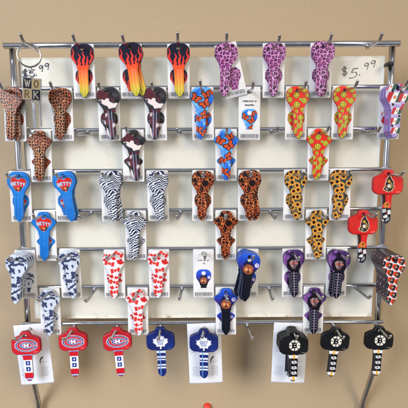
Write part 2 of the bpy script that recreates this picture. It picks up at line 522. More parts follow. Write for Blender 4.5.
def wing(u, v, x, y, s, rot):
    """one butterfly: orange wings with black edges"""
    c, k = math.cos(rot), math.sin(rot)
    a = ((u - x) * c + (v - y) * k) / s; b = (-(u - x) * k + (v - y) * c) / s
    d = np.full(len(u), 1e9); sp = d.copy(); inn = d.copy()
    for sg in (-1, 1):
        d = np.minimum(d, np.minimum(ell(a, b, sg * 2.3, -1.5, 2.9, 1.9, sg * -0.55), ell(a, b, sg * 1.6, 1.5, 2.0, 1.8, sg * 0.4)))
        inn = np.minimum(inn, np.minimum(ell(a, b, sg * 2.15, -1.35, 2.15, 1.2, sg * -0.55), ell(a, b, sg * 1.55, 1.4, 1.4, 1.2, sg * 0.4)))
        sp = np.minimum(sp, np.minimum(stroke(a, b, [(sg * .4, -.4), (sg * 3.8, -2.6)], 0.34), stroke(a, b, [(sg * .4, .3), (sg * 2.6, 2.2)], 0.34)))
    body = stroke(a, b, [(0, -2), (0, 2.6)], 0.8, 0.4)
    return np.minimum(d, body) * s, inn * s, np.minimum(sp, body) * s
def a_butterfly(u, v):
    n = fbm(u, v, 5, 70)
    col = grad(n, [(0.28, hexc('1c55cf')), (0.5, hexc('2f86ee')), (0.75, hexc('7cc0f6'))])
    for x, y, s, r in [(-7, 8, 1.35, 0.55), (4.5, 3.5, 1.15, -0.4), (3.4, 13.6, 1.4, -0.65), (11, 0, 1.0, 0.9), (2.8, 26, 1.15, 1.2), (-3.4, 30, 1.0, 0.3), (-2.6, 42, 1.05, 0.2), (3.2, 46, 1.0, -0.5)]:
        d, i, s_ = wing(u, v, x, y, s, r)
        col = over(col, cov(d), hexc('1c1218'))
        col = over(col, cov(i), hexc('ee5a2c'))
        col = over(col, cov(s_) * cov(d), hexc('2a1414'))
    return col
def a_smiley(u, v):
    col = fill(u, hexc('ee2a20'))
    for x, y, r, a in [(-8.5, -0.5, 3.2, .1), (-1.5, 4.8, 3.6, 0), (7.6, -0.6, 3.4, -.2), (-9.0, 9.6, 3.2, -.2), (7.2, 11.2, 3.4, .15), (-1.2, 15.4, 3.9, -.1),
                       (11, 5.5, 2.6, 0), (-11.6, 4.6, 2.2, .2), (3.4, -3.2, 2.4, .3), (3.2, 9.6, 1.8, 0), (5, 20.8, 2.6, .3), (-6.6, 19.0, 2.4, .2), (-1.6, 22.4, 2.2, 0), (-2.6, 34, 2.4, 0), (3.8, 34.4, 2.2, .2), (-2.2, 41.8, 2.0, 0), (0, 51, 2.2, 0), (-4.8, 27.5, 3.0, .1), (2.6, 29.5, 3.3, 0), (1.2, 38.5, 3.2, .1), (-3.8, 45, 2.6, -.2), (3.0, 47.5, 3.0, .2)]:
        c, s = math.cos(a), math.sin(a)
        p, q = (u - x) * c + (v - y) * s, -(u - x) * s + (v - y) * c
        col = over(col, cov(np.hypot(p, q) - r), hexc('4c4410'))
        col = over(col, cov(np.hypot(p, q) - r * 0.86), hexc('d2c43a'))
        f = np.minimum(ell(p, q, -r * .32, -r * .28, r * .13, r * .24), ell(p, q, r * .32, -r * .28, r * .13, r * .24))
        f = np.minimum(f, stroke(p, q, [(-r * .55, r * .12), (-r * .34, r * .45), (0, r * .58), (r * .34, r * .45), (r * .55, r * .12)], r * .15))
        col = over(col, cov(f), hexc('3a3410'))
    return col
def a_flag(u, v):
    col = grad(fbm(u, v, 7, 5), [(0.3, hexc('a892d4')), (0.7, hexc('d8cfe8'))])
    for x, y, s in [(-3.0, 9.5, 1.5), (-7.5, -1.5, 1.0), (6.5, -1.5, 1.0), (7.6, 9.5, 1.1), (0.6, 24, 0.95), (-0.8, 35, 0.95), (0.8, 45, 0.9), (9.5, 19.5, 0.9)]:
        sk = -0.35
        a = ((u - x) + sk * -(v - y)) / s * 1.0 + 0.0; b = (v - y) / s
        a = (u - x - sk * (v - y)) / s
        for i, c in enumerate(('c92a34', 'f4f1ee', '1f5a48')):
            x0 = -4.2 + i * 3.6
            d = np.maximum(np.abs(a - x0 - 0.6) - 1.8, np.abs(b) - 3.6) * s
            col = over(col, cov(d), hexc(c))
        col = over(col, cov(ell(a, b, 0.1, 0, 0.95, 1.2) * s), hexc('d9703e'))
    for x, y in [(-5.5, 3.0), (3.5, 3.6), (-1, -2.5), (9.5, 14.5), (-4, 17.5), (3.6, 29.5), (-3, 40)]:
        col = over(col, cov(poly(u, v, [(x - 1.2, y - 1.6), (x + 1.3, y - 1.2), (x + 1.0, y + 1.5), (x - 1.5, y + 1.0)])), hexc('221e2c'))
    return col
def heart(u, v, cx, cy, s):
    a, b = (u - cx) / s, (v - cy) / s
    d = np.minimum(np.hypot(a + 3.0, b + 1.6) - 3.4, np.hypot(a - 3.0, b + 1.6) - 3.4)
    return np.minimum(d, poly(a, b, [(-6.05, -0.1), (-3, -2.4), (0, -2.6), (3, -2.4), (6.05, -0.1), (0.4, 6.2), (-0.4, 6.2)])) * s
def a_heart(u, v):
    col = grad(fbm(u, v, 8, 90), [(0.3, hexc('1872cc')), (0.7, hexc('2484dc'))])
    hd = heart(u, v, 0, 9.4, 1.38)
    col = over(col, cov(hd - 0.45), hexc('5fb2ea'))
    col = over(col, cov(hd), hexc('e02c26'))
    bx = -8.6
    wd = np.full(len(u), 1e9)
    for i, ch in enumerate('BETTY'):
        wd = np.minimum(wd, glyph(u, v, ch, bx + 0.9 + i * 3.2, 10.9 - 0.5 * math.sin(i * 1.3), 2.5, 3.3, 0.7))
    col = over(col, cov(wd - 0.42), hexc('2b3a86'))
    col = over(col, cov(wd), hexc('f3eff2'))
    for x, y, r, c in [(-3.6, 14.2, 1.7, 'a8522c'), (2.6, 14.0, 1.6, '2f4a2e'), (0, 14.6, 1.5, 'e58a62'), (-1.8, 16.2, 1.2, '56301c'), (1.4, 16.4, 1.0, '3a2420')]:
        col = over(col, cov(np.hypot(u - x, v - y) - r - 0.8 * (fbm(u, v, 1.6, 5) - 0.5)), hexc(c))
    return col
def a_zebra(u, v):
    w = 7.0 * (fbm(u, v, 8, 33) - 0.5) + 2.0 * (fbm(u, v, 2.6, 37) - 0.5)
    ph = (v + 0.55 * u + w) * 2 * PI / 3.0
    k = np.clip((u - 2.5 + 3 * (fbm(u, v, 6, 38) - 0.5)) / 0.3, 0, 1) * (v < 20)
    ph2 = (v - 0.7 * u + 6 + w) * 2 * PI / 2.8
    s = np.where(k > 0.5, np.sin(ph2), np.sin(ph)) + 1.3 * (fbm(u, v, 4, 35) - 0.5)
    return over(fill(u, hexc('e6eaf2')), np.clip(s / 0.35 + 0.75, 0, 1), hexc('1a2142'))
def a_sunflower(u, v):
    f1, f2, cid, cx, cy = worley(u, v, 7.2, 23, 0.75)
    ang = np.arctan2(v - cy, u - cx)
    pet = 3.5 + 0.6 * np.sin(ang * 9 + cid * 9)
    col = grad(fbm(u, v, 3, 14), [(0.3, hexc('20282c')), (0.55, hexc('43585c')), (0.7, hexc('6d5130'))])
    pc = grad(np.clip(f1 / 4.0, 0, 1), [(0.3, hexc('c96f1e')), (0.6, hexc('eda03a')), (1, hexc('f6c35c'))])
    col = over(col, cov(f1 - pet), pc)
    col = over(col, cov(np.abs(np.sin(ang * 4.5 + cid * 4.5)) * f1 * 0.5 - 0.14) * (f1 < pet) * 0.6, hexc('8a4a16'))
    return over(col, cov(f1 - (1.45 + 0.5 * cid)), hexc('1d130f'))
def a_weave(u, v):
    tx = np.sin((u + v) * 3.4) * 0.5 + 0.5
    col = grad(tx, [(0, hexc('bcc8e0')), (1, hexc('e8edf6'))])
    d = np.full(len(u), 1e9)
    w = 0.9 * (fbm(u, v, 2.0, 61) - 0.5)
    for p, wd in [([(-8.5, 8.5), (-5, 6.4), (-1, 7.2), (3, 5.4), (7.5, 6.2)], 2.6), ([(-8.5, 8.2), (-6.5, 11.2), (-3.6, 14.5), (-2.4, 16.6)], 2.2),
                  ([(-10, 1.6), (-6, -0.2), (-2.5, 1.2)], 3.4), ([(3, -2.0), (7, -0.8)], 3.0), ([(5.4, 2.4), (10.5, 1.0)], 2.2), ([(9.8, 8.6), (10.4, 12)], 2.2), ([(-12, 4.8), (-10.5, 5.4)], 2.0),
                  ([(-4.4, 21.6), (-3.0, 21.9)], 2.0), ([(2.2, 21.5), (4.4, 22.4), (2.6, 25)], 3.6), ([(-4.4, 31), (-0.6, 31.4)], 4.6), ([(1.5, 28), (4.5, 26.5)], 3.0),
                  ([(-4.4, 41), (0, 38.6), (4.6, 35)], 2.4), ([(-3.6, 46), (-0.5, 47)], 3.6), ([(2.6, 42), (4.4, 45)], 2.6)]:
        d = np.minimum(d, stroke(u + w, v + w, p, wd))
    d = np.minimum(d, np.maximum(0.585 - fbm(np.round(u / 0.8) * 0.8, np.round(v / 0.8) * 0.8, 3.2, 63), -1) * 6)
    ck = (np.sin(u * 5.2) * np.sin(v * 5.2) > 0.55)
    return over(col, cov(d) * np.where(ck, 0.72, 1), hexc('28325f'))
def maple(u, v, x, y, s, rot=0.0):
    pts = [(0, -5), (1, -3.2), (2.1, -3.7), (1.7, -1.2), (3.1, -2.4), (3.4, -1.6), (4.9, -1.8), (4.3, -0.3), (5, 0.3), (2.4, 2.4), (2.7, 3.3), (0.25, 2.9), (0.25, 5),
           (-0.25, 5), (-0.25, 2.9), (-2.7, 3.3), (-2.4, 2.4), (-5, 0.3), (-4.3, -0.3), (-4.9, -1.8), (-3.4, -1.6), (-3.1, -2.4), (-1.7, -1.2), (-2.1, -3.7), (-1, -3.2)]
    c, k = math.cos(rot), math.sin(rot)
    return poly(u, v, [(x + s * (a * c - b * k), y + s * (a * k + b * c)) for a, b in pts])
def a_canada(u, v):
    col = grad(fbm(u, v, 6, 2), [(0.3, hexc('eceaf2')), (0.7, hexc('f8f6f8'))])
    for x, y, r in [(-4.8, 10.5, .25), (6.0, -1.0, .5), (2.0, 18.8, -.2), (0.4, 33.0, .2), (0.8, 45.0, -.1), (-8.2, 0.8, .3)]:
        c, k = math.cos(r), math.sin(r)
        a, b = (u - x) * c + (v - y) * k, -(u - x) * k + (v - y) * c
        d = np.abs(b) - 2.7
        for sx in (-1, 1):
            col = over(col, cov(np.maximum(np.abs(a - sx * 3.9) - 1.7, d)), hexc('e23a34'))
        col = over(col, cov(maple(a, b, 0, 0, 0.5)), hexc('e23a34'))
    for x, y, s, r in [(7.6, 8.6, 0.95, .3), (-10.6, 6, .5, 0), (-2.6, 26.0, 0.62, .5), (3.0, 27.5, 0.55, -.4), (-2.2, 39.5, 0.6, .3), (3.2, 39, .4, 0), (0.2, 4.4, .6, 0.2), (-3, 50, .5, 0)]:
        col = over(col, cov(maple(u, v, x, y, s, r)), hexc('d92a2c'))
    return col
def a_cap(u, v):      # blue cap over a brown face-like patch, dark below
    col = grad(v, [(-4, hexc('2f62dc')), (6, hexc('2443c4')), (11, hexc('3c2f8c')), (16, hexc('1c1738')), (22, hexc('0f1220')), (60, hexc('0d1322'))])
    w = 1.2 * (fbm(u, v, 3, 8) - 0.5)
    col = over(col, cov(poly(u + w, v + w, [(-6.2, 9), (-3, 4), (3, 4), (6, 9), (5.5, 13), (0, 12), (-5.5, 13)])), hexc('1b2148'))
    col = over(col, cov(ell(u + w, v + w, 0, 14.8, 6.0, 5.6)), grad(fbm(u, v, 3, 19), [(0.3, hexc('6e3322')), (0.7, hexc('bb6b40'))]))
    col = over(col, cov(ell(u + w, v, -2.4, 14.6, 1.5, 2.0)), hexc('e4a878'))
    col = over(col, cov(ell(u + w, v, 2.3, 15.2, 1.3, 1.8)), hexc('d98f62'))
    col = over(col, cov(ell(u, v, 0.1, 17.2, 0.8, 2.0)), hexc('3a1c18'))
    col = over(col, cov(poly(u, v, [(-2.4, 3.2), (0.2, 1.6), (2.6, 3.2), (1.2, 5.4), (-1.2, 5.4)])), hexc('cdd0c8'))
    col = over(col, cov(np.hypot(u - 9.2, v - 9.0) - 2.5), hexc('d8d4f2'))
    return over(col, cov(np.hypot(u - 9.6, v - 8.6) - 0.9), hexc('8a82d0'))
def a_reaper(u, v):   # purple hood round a bare skull, ribs on the blade
    col = grad(fbm(u, v, 5, 31) + 0.12 * np.sin(u * 0.9), [(0.25, hexc('221638')), (0.48, hexc('4e3070')), (0.75, hexc('9562ae'))])
    col = np.where((v > 21)[:, None], hexc('14131f')[None, :], col)
    w = 0.8 * (fbm(u, v, 3, 8) - 0.5)
    col = over(col, cov(ell(u + w, v + w, 0, 12.5, 8.2, 9.6)), hexc('120e18'))
    col = over(col, cov(np.minimum(ell(u, v, 0, 11.2, 5.0, 4.4) + 0.9 * (fbm(u, v, 1.8, 3) - .5), ell(u, v, 0, 15.4, 2.9, 3.0))), grad(fbm(u, v, 2.4, 13), [(0.3, hexc('5f4650')), (0.7, hexc('b89aa4'))]))
    for s in (-1, 1):
        col = over(col, cov(ell(u, v, s * 2.5, 11.4, 1.8, 1.5)), hexc('a8402c'))
        col = over(col, cov(ell(u, v, s * 2.5, 11.4, 0.8, 0.6)), hexc('e6a584'))
    col = over(col, cov(poly(u, v, [(0, 13.2), (1, 15), (-1, 15)])), hexc('1a1016'))
    for k in range(-2, 3):
        col = over(col, cov(stroke(u, v, [(k * 1.0, 16.6), (k * 1.0, 18.6)], 0.35)), hexc('3a2632'))
    for k in range(8):
        y = 23.5 + k * 3.2
        for s in (-1, 1):
            col = over(col, cov(stroke(u, v, [(s * 0.9, y), (s * 3.0, y - 0.5), (s * 4.4, y + 1.4)], 0.75, 0.35)), hexc('80809a'))
    return over(col, cov(stroke(u, v, [(0, 22), (0, 52)], 0.8)), hexc('a090a8'))
def a_disc(u, v):
    c, s = math.cos(0.26), math.sin(0.26)
    a, b = u * c + v * s, -u * s + v * c
    p = 7.7
    row = np.floor(b / p + 0.5); off = np.where(np.mod(row, 2) > 0.5, p / 2, 0.0)
    x = np.mod(a + off + p / 2, p) - p / 2; y = b - row * p
    col = fill(u, hexc('eceef6'))
    col = over(col, cov(np.maximum(np.hypot(x - 1.4, y - 0.5) - 3.7, -(np.hypot(x + .7, y) - 3.1))), hexc('26222a'))
    col = over(col, cov(np.hypot(x + 0.8, y + 0.1) - 3.1), hexc('ef4628'))
    col = over(col, cov(np.hypot(x - 0.6, y - 0.1) - 2.4), hexc('2c2426'))
    col = over(col, cov(np.hypot(x - 0.4, y) - 1.65), hexc('8f6438'))
    return over(col, cov(np.hypot(x - 0.8, y - 0.3) - 0.8), hexc('a8a4b0'))

# hockey keys: head art and blade art
RED, WHT, BLU, NAVY, BLK, GOLD = hexc('d81f2e'), hexc('f2f2f4'), hexc('2140a0'), hexc('16287a'), hexc('101116'), hexc('efb52c')
def h_red_c(u, v):
    col = grad(fbm(u, v, 9, 3), [(0.3, hexc('cc2030')), (0.7, hexc('da2936'))])
    cx, cy = 0.6, 11.6
    o = ell(u, v, cx, cy, 11.8, 6.9); i = ell(u, v, cx + 0.6, cy, 6.9, 3.6)
    def cshape(g):
        c = np.maximum(o - g, -(i + g))
        mouth = poly(u, v, [(cx + 4.2 + g, cy - 1.5 + g), (cx + 14, cy - 1.5 + g), (cx + 14, cy + 1.5 - g), (cx + 4.2 + g, cy + 1.5 - g)])
        return np.maximum(c, -mouth)
    col = over(col, cov(cshape(0.95)), WHT)
    col = over(col, cov(cshape(0.5)), BLU)
    col = over(col, cov(cshape(-0.45)), WHT)
    col = over(col, cov(cshape(-0.7)), hexc('d02432'))
    col = over(col, cov(glyph(u, v, 'H', cx - 2.0, cy + 1.9, 5.0, 3.8, 1.9) - 0.45), BLU)
    col = over(col, cov(glyph(u, v, 'H', cx - 2.0, cy + 1.9, 5.0, 3.8, 1.8)), WHT)
    return over(col, cov(stroke(u, v, [(9.5, 20.4), (13.5, 20.4)], 0.45)), hexc('e88a90'))
def b_red_c(u, v):
    col = fill(u, RED)
    for a, b, c in [(22, 25.2, BLU), (23.1, 24.3, WHT), (30.5, 46.5, WHT), (53, 56, BLU), (53.8, 55, WHT)]:
        col = over(col, cov(np.maximum(a - v, v - b)), c)
    for y in (34.6, 42):
        col = over(col, cov(np.maximum(np.abs(u) - 2.6, np.abs(v - y) - 2.6)), BLU)
        col = over(col, cov(ell(u, v, 0, y, 0.9, 1.2)), WHT)
    return col
def h_leaf(u, v):
    col = grad(fbm(u, v, 9, 3), [(0.3, hexc('16256c')), (0.7, hexc('1c3080'))])
    col = over(col, cov(maple(u, v, 0, 12.4, 1.72) - 0.5), hexc('f0f2f6'))
    for word, y, hgt, wid in (('TORONTO', 11.2, 1.7, 1.15), ('MAPLE', 13.7, 1.9, 1.3), ('LEAFS', 16.0, 1.6, 1.05)):
        x0 = -len(word) * wid * 1.28 / 2 + 0.1
        for k, ch in enumerate(word):
            col = over(col, cov(glyph(u, v, ch, x0 + k * wid * 1.28, y, wid, hgt, 0.42)), hexc('2c4aa6'))
    return over(col, cov(stroke(u, v, [(9.5, 21), (13.5, 21)], 0.4)), hexc('5a6cb0'))
def b_leaf(u, v):
    col = fill(u, hexc('1a2c78'))
    for a, b in [(22, 23.6), (24.6, 27.2), (31.2, 33.4), (35.0, 36.4), (41.5, 43.4), (45.0, 47.0)]:
        col = over(col, cov(np.maximum(a - v, v - b)), hexc('e4ecf6'))
    return over(col, cov(stroke(u, v, [(-1.6, 24), (-1.6, 56)], 1.1)), hexc('6f9cd8'))
def h_spoke(u, v):
    col = grad(fbm(u, v, 9, 3), [(0.3, hexc('0e1015')), (0.7, hexc('15171d'))])
    cx, cy = 0.8, 11.8
    u0, v0 = u, v
    u = cx + (u - cx) / 0.88; v = cy + (v - cy) / 0.88
    r = np.hypot(u - cx, v - cy); ang = np.arctan2(v - cy, u - cx)
    col = over(col, cov(r - 7.4), hexc('f4f0e4'))
    spk = np.abs(np.sin(ang * 4)) * r * 0.25 - 0.6
    col = over(col, cov(spk) * (r > 4.6) * (r < 8), BLK)
    col = over(col, cov(r - 4.5), hexc('f4f0e4'))
    col = over(col, cov(glyph(u, v, 'B', cx - 2.3, cy + 3.0, 5.2, 6.0, 2.6)), BLK)
    col = over(col, cov(np.minimum(ell(u, v, cx + .3, cy - 1.7, .9, .55), ell(u, v, cx + .3, cy + 1.7, .9, .55))), hexc('f4f0e4'))
    return over(col, cov(stroke(u0, v0, [(9.5, 20.6), (13.5, 20.6)], 0.5)), hexc('8a8a90'))
def b_spoke(u, v):
    col = fill(u, BLK)
    for a, b in [(24.6, 28.4), (51.5, 55.5)]:
        col = over(col, cov(np.maximum(a - v, v - b)), WHT)
        col = over(col, cov(np.maximum(np.abs(u - .6) - 1.2, np.maximum(a - v - .6, v - b - .6))), GOLD)
    for y in (33.5, 40.5, 47):
        col = over(col, cov(poly(u, v, [(-2.0, y - 1.6), (3.2, y - 2.2), (4.6, y + 0.6), (1.0, y + 2.0), (-2.0, y + 1.2)])), hexc('d8d8dc'))
        col = over(col, cov(poly(u, v, [(-0.4, y - 0.7), (2.4, y - 0.8), (0.8, y + 0.9)])), hexc('3a3a40'))
    return over(col, cov(stroke(u, v, [(-3.4, 29), (-3.4, 51)], 0.8)), hexc('50525a'))
def h_helm(u, v):
    col = grad(fbm(u, v, 9, 3), [(0.3, hexc('da1f1f')), (0.7, hexc('e62c26'))])
    u0, v0 = u, v
    u = u + 1.6 * (fbm(u, v, 2.6, 14) - 0.5); v = v + 1.6 * (fbm(u0, v, 2.6, 15) - 0.5)
    out = poly(u, v, [(0.4, 1.2), (2.2, 4.2), (4.2, 7.2), (5.8, 11), (6.2, 15), (4.6, 18.4), (0.6, 20.4), (-3.2, 19.2), (-5.4, 16.6), (-3.6, 14), (-2.6, 10), (-2.2, 6), (-0.8, 3.6)])
    col = over(col, cov(out - 0.7), hexc('e8d2b8'))
    col = over(col, cov(out), BLK)
    col = over(col, cov(poly(u, v, [(0.2, 5.6), (2.6, 8.8), (1.4, 10.4), (-1.4, 9.4)])), hexc('c99a3a'))
    col = over(col, cov(poly(u, v, [(3.4, 8.4), (5.2, 13), (4.4, 16.6), (3.2, 13.2)])), hexc('9a7434'))
    col = over(col, cov(poly(u, v, [(-0.8, 12.4), (1.8, 11.4), (2.6, 14.2), (0.6, 16), (-1, 15)])), hexc('e9e2da'))
    col = over(col, cov(poly(u, v, [(-3.4, 15.8), (-1.4, 16.2), (0.6, 18.6), (-2.6, 18.2)])), hexc('b9a58c'))
    for pts, wd, c in [([(2.6, 9.5), (3.6, 13), (2.6, 17)], 0.5, 'e6c27a'), ([(-0.6, 9.6), (0.6, 11.2)], 0.6, '8a2a20'), ([(-3.0, 14.6), (-0.6, 13.4)], 0.5, 'c79a4a'), ([(4.6, 9), (5.3, 12)], 0.4, '1c1410')]:
        col = over(col, cov(stroke(u, v, pts, wd)), hexc(c))
    return over(col, cov(stroke(u0, v0, [(9.5, 21), (13.5, 20.6)], 0.5)), hexc('f0a090'))
def b_helm(u, v):
    col = fill(u, hexc('dc2422'))
    col = over(col, cov(poly(u, v, [(-6, 23), (-2.2, 23), (-1.2, 33), (-6, 36)])), hexc('3a1a1c'))
    col = over(col, cov(ell(u, v, 0, 36, 3.8, 4.0)), hexc('d9853a'))
    col = over(col, cov(ell(u, v, 1, 35, 1.6, 1.4)), hexc('7a3a20'))
    n = fbm(u, v, 3, 77)
    w = 1.5 * (n - 0.5)
    m = np.clip((v - 38.5 + 3 * (n - .5)) / 0.5, 0, 1)
    col = over(col, m, hexc('24262e'))
    for pts, c in [([(-5, 41), (-1, 40), (0, 44), (-4, 45)], 'c9cdd6'), ([(1, 42), (4, 41), (5, 46), (2, 47)], 'e8e8ea'), ([(-4, 48), (1, 47), (2, 50), (-3, 51)], 'f0f0f2'),
                   ([(-1, 43.5), (1.5, 44), (0.5, 47)], '8f2a26'), ([(0, 52), (4, 50), (3, 54), (-1, 55)], 'aab0bc'), ([(-5, 52), (-2, 53), (-3, 56)], 'd8dade')]:
        col = over(col, cov(poly(u + w, v + w, pts)) * m, hexc(c))
    return over(col, cov(stroke(u, v, [(1.6, 24), (1.6, 36)], 0.6)), hexc('f06a5a'))

# ------------------------------------------------------------------ key shapes (v, half width)
A_BOW = [(-4.8, 3.4), (-4.6, 5.4), (-4.1, 7.2), (-3.2, 8.8), (-1.6, 10.6), (0.6, 12.0), (2.4, 12.5), (4.5, 12.7), (8.4, 12.7), (10.0, 12.4), (11.6, 11.6), (14.2, 9.8), (16.8, 8.1), (18.6, 7.1), (20.2, 6.6), (22.3, 6.4), (22.8, 6.3)]
B_BOW = [(-4.8, 2.0), (-4.6, 4.0), (-4.0, 5.4), (-2.4, 6.5), (0.0, 7.2), (1.6, 8.2), (3.4, 11.2), (5.0, 13.4), (6.0, 14.0), (7.4, 14.2), (8.8, 13.9), (10.4, 12.8), (13.2, 10.2), (16.4, 7.8), (18.6, 6.6), (22.2, 6.1), (22.8, 5.7)]
BLADE = [(22.8, 5.5), (30.0, 5.45), (30.4, 5.3), (46.0, 5.2), (48.6, 4.0), (51.0, 2.4), (52.6, 1.5), (52.9, 0.7)]
C_HEAD = [(-5.2, 1.8), (-5.0, 3.6), (-4.4, 4.9), (-3.2, 5.8), (-1.4, 6.4), (-0.4, 7.2), (0.6, 9.4), (1.6, 12.0), (2.8, 14.4), (4.2, 16.2), (6.0, 17.0), (12, 17.2), (17.2, 17.1), (19.2, 16.6), (20.8, 15.4), (22.4, 13.4), (23.2, 11.8), (23.5, 10.0)]
C_BLADE = [(22.2, 6.2), (24.6, 6.3), (26.2, 5.7), (30.0, 5.2), (52.6, 5.1), (55.2, 3.6), (56.8, 2.2), (57.4, 0.9)]
HOLE = (0, 0, 2.3)

def blade_groove(u, v):
    g = np.zeros_like(u)
    for c, w, dp in ((-1.5, 1.0, 0.55), (1.9, 0.8, 0.45)):
        g = np.maximum(g, dp * np.clip(1 - ((u - c) / w) ** 2, 0, 1))
    return g * np.clip((v - 21) / 2, 0, 1)

MESH = {}
EDGE = {'disc': hexc('3a3038'), 'flag': hexc('8d76bc'), 'cap': hexc('35568e'), 'weave': hexc('b4bccb'), 'heart': hexc('14559e'), 'orange': hexc('4a2c26'), 'pink': hexc('8a4a80'),
        'flame': hexc('3a1420'), 'camo': hexc('26242c'), 'butterfly': hexc('2058b0'), 'smiley': hexc('b0231c'), 'zebra': hexc('2c3656'), 'brown': hexc('5a2416'),
        'sunflower': hexc('6a4a22'), 'canada': hexc('d8d2da'), 'reaper': hexc('2c2040')}
ART = {'flame': a_flame, 'pink': a_pink, 'orange': a_orange, 'camo': a_camo, 'butterfly': a_butterfly, 'smiley': a_smiley, 'flag': a_flag, 'heart': a_heart, 'zebra': a_zebra,
       'brown': a_brown, 'sunflower': a_sunflower, 'weave': a_weave, 'canada': a_canada, 'cap': a_cap, 'reaper': a_reaper, 'disc': a_disc}
def key_meshes(design, shape):
    k = (design, shape)
    if k not in MESH:
        art = ART[design]; e = EDGE[design]
        bow = plate('bow', A_BOW if shape == 'A' else B_BOW, 92, 2.1, 0.45, art, [M_PRINT], HOLE, blade_groove, e, open_end='bottom')
        blade = plate('blade', BLADE, 44, 2.1, 0.45, art, [M_PRINT], None, blade_groove, e if design in ("disc", "flag") else e * 0.65 + 0.35 * hexc("9a9890"), open_end='top')
        MESH[k] = (bow, blade)
    return MESH[k]

HOCKEY = {'red_c': (h_red_c, b_red_c, hexc('a81824'), hexc('a8a8b0')), 'leaf': (h_leaf, b_leaf, hexc('14215c'), hexc('8088a0')),
          'spoke': (h_spoke, b_spoke, hexc('0c0d10'), hexc('303036')), 'helm': (h_helm, b_helm, hexc('b81a1a'), hexc('808088'))}
def hockey_meshes(d):
    if d not in MESH:
        ha, ba, he, be = HOCKEY[d]
        def emb(u, v):   # raised rim round the moulded head
            c = np.asarray(ha(u.ravel(), v.ravel())).reshape(u.shape + (3,))
            base = np.asarray(ha(np.array([14.0]), np.array([8.0])))[0]
            return 0.35 * np.clip(np.abs(c - base).sum(-1) * 4, 0, 1)
        head = plate('head', C_HEAD, 110, 4.2, 1.3, ha, [M_RUBBER], HOLE, None, he, 0.32, emb)
        blade = plate('blade', C_BLADE, 46, 2.1, 0.4, ba, [M_PRINT], None, blade_groove, be)
        MESH[d] = (head, blade)
    return MESH[d]

# ------------------------------------------------------------------ cards
CARD_W, CARD_H, CARD_T = 12.3, 59.0, 0.5
def card_curl(variant):
    a, b, c = [(0.5, 0.3, 1), (-0.4, 0.6, 2), (0.8, -0.2, 3)][variant]
    return lambda u, v: -a * ((v + 3) / 60) ** 2 * 1.6 + b * (u / 13) ** 2 * 0.7
def card_rows(w, top, bot):
    return [(top, w - 0.8), (top + 0.12, w - 0.4), (top + 0.4, w - 0.12), (top + 0.8, w), (bot - 0.8, w), (bot - 0.4, w - 0.12), (bot - 0.12, w - 0.4), (bot, w - 0.8)]
def paper_art(u, v):
    return grad(fbm(u, v, 14, 5), [(0.3, hexc('e6e4e4')), (0.7, hexc('eeedee'))])
def card_mesh(variant):
    k = ('card', variant)
    if k not in MESH:
        cu = card_curl(variant)
        MESH[k] = plate('backing_card', card_rows(CARD_W, -5.2, -5.2 + CARD_H), 30, CARD_T, 0.1, paper_art, [M_PAPER], (0, 0, 2.5), None, hexc('d6d4d2'), 1.0, None, cu)
    return MESH[k]
def bars_mesh(seed):
    k = ('bars', seed)
    if k not in MESH:
        rr = random.Random(seed)
        gs = []; x = -10.2
        while x < 9.8:
            w = rr.choice((0.3, 0.3, 0.55, 0.8)); gs.append(box_geo(x, x + w, -0.74, -0.62, -51.4, -47.0)); x += w + rr.choice((0.3, 0.35, 0.6))
        for i in range(9):   # little figures under the bars
            x = -9 + i * 2.1
            gs.append(box_geo(x, x + 1.1, -0.74, -0.62, -53.0, -52.3))
        V, F = join_geo(*gs); cu = card_curl(seed)
        MESH[k] = mesh_from('barcode', [(x, y + cu(x, -z), z) for x, y, z in V], F, smooth=False)
        MESH[k].materials.append(M_BARINK)
    return MESH[k]
def print_mesh(design, shape, big=False, variant=0):
    k = ('pic', design, shape, big, variant)
    if k not in MESH:
        s = 0.76 if not big else 0.7
        src = (A_BOW if shape == 'A' else B_BOW) + [(23.0, 5.0), (27.5, 4.9)]
        off = 25.0 if not big else 22.5
        rows = [(v * s + off, h * s) for v, h in src]
        art0 = ART[design]
        def art(u, v):
            c = art0(u / s, (v - off) / s)
            if not big: c = c * 0.88
            if big: c = over(c, cov(np.minimum(ell(u, v, 0, off + 1.2, 2.4, 2.2), 9)), hexc('f0f0f2'))
            return c
        MESH[k] = plate('printed_picture', rows, 46, 0.25, 0.05, art, [M_PAPER], None, None, None, 0.4, None, card_curl(variant))
    return MESH[k]

def text_mesh(txt, size, mat, align='CENTER', name='caption', bold=0.0):
    cu = bpy.data.curves.new(name, 'FONT')
    cu.body = txt; cu.size = size * MM; cu.align_x = align; cu.extrude = 0.00004; cu.offset = bold * MM
    o = bpy.data.objects.new('tmp', cu)
    C.objects.link(o)
    bpy.context.view_layer.update()
    me = bpy.data.meshes.new_from_object(o.evaluated_get(bpy.context.evaluated_depsgraph_get()))
    me.name = name
    bpy.data.objects.remove(o); bpy.data.curves.remove(cu)
    R = Matrix.Rotation(PI / 2, 4, 'X')
    me.transform(R)
    me.materials.clear(); me.materials.append(mat)
    return me

# ------------------------------------------------------------------ lattice of the rack
Z0, DS, PITCH = 178.9, 46.459, 52.77
def rail_z(r): return Z0 - (r - 1) * DS
def hook_x(r, i): return (i - ((8 if r % 2 else 9) - 1) / 2) * PITCH
HOOK_DZ = -4.6

F_, P_, ROLL, CX, D_ = 393.17, 0.1307, -0.0057, 0.96, 461.0
def wall_z(py, y):
    fw = Vector((0, math.cos(P_), -math.sin(P_))); up = Vector((0, math.sin(P_), math.cos(P_)))
    d = fw * F_ - up * (py - 204)
    k = (y + D_ * math.cos(P_)) / d.y
    return D_ * math.sin(P_) + d.z * k

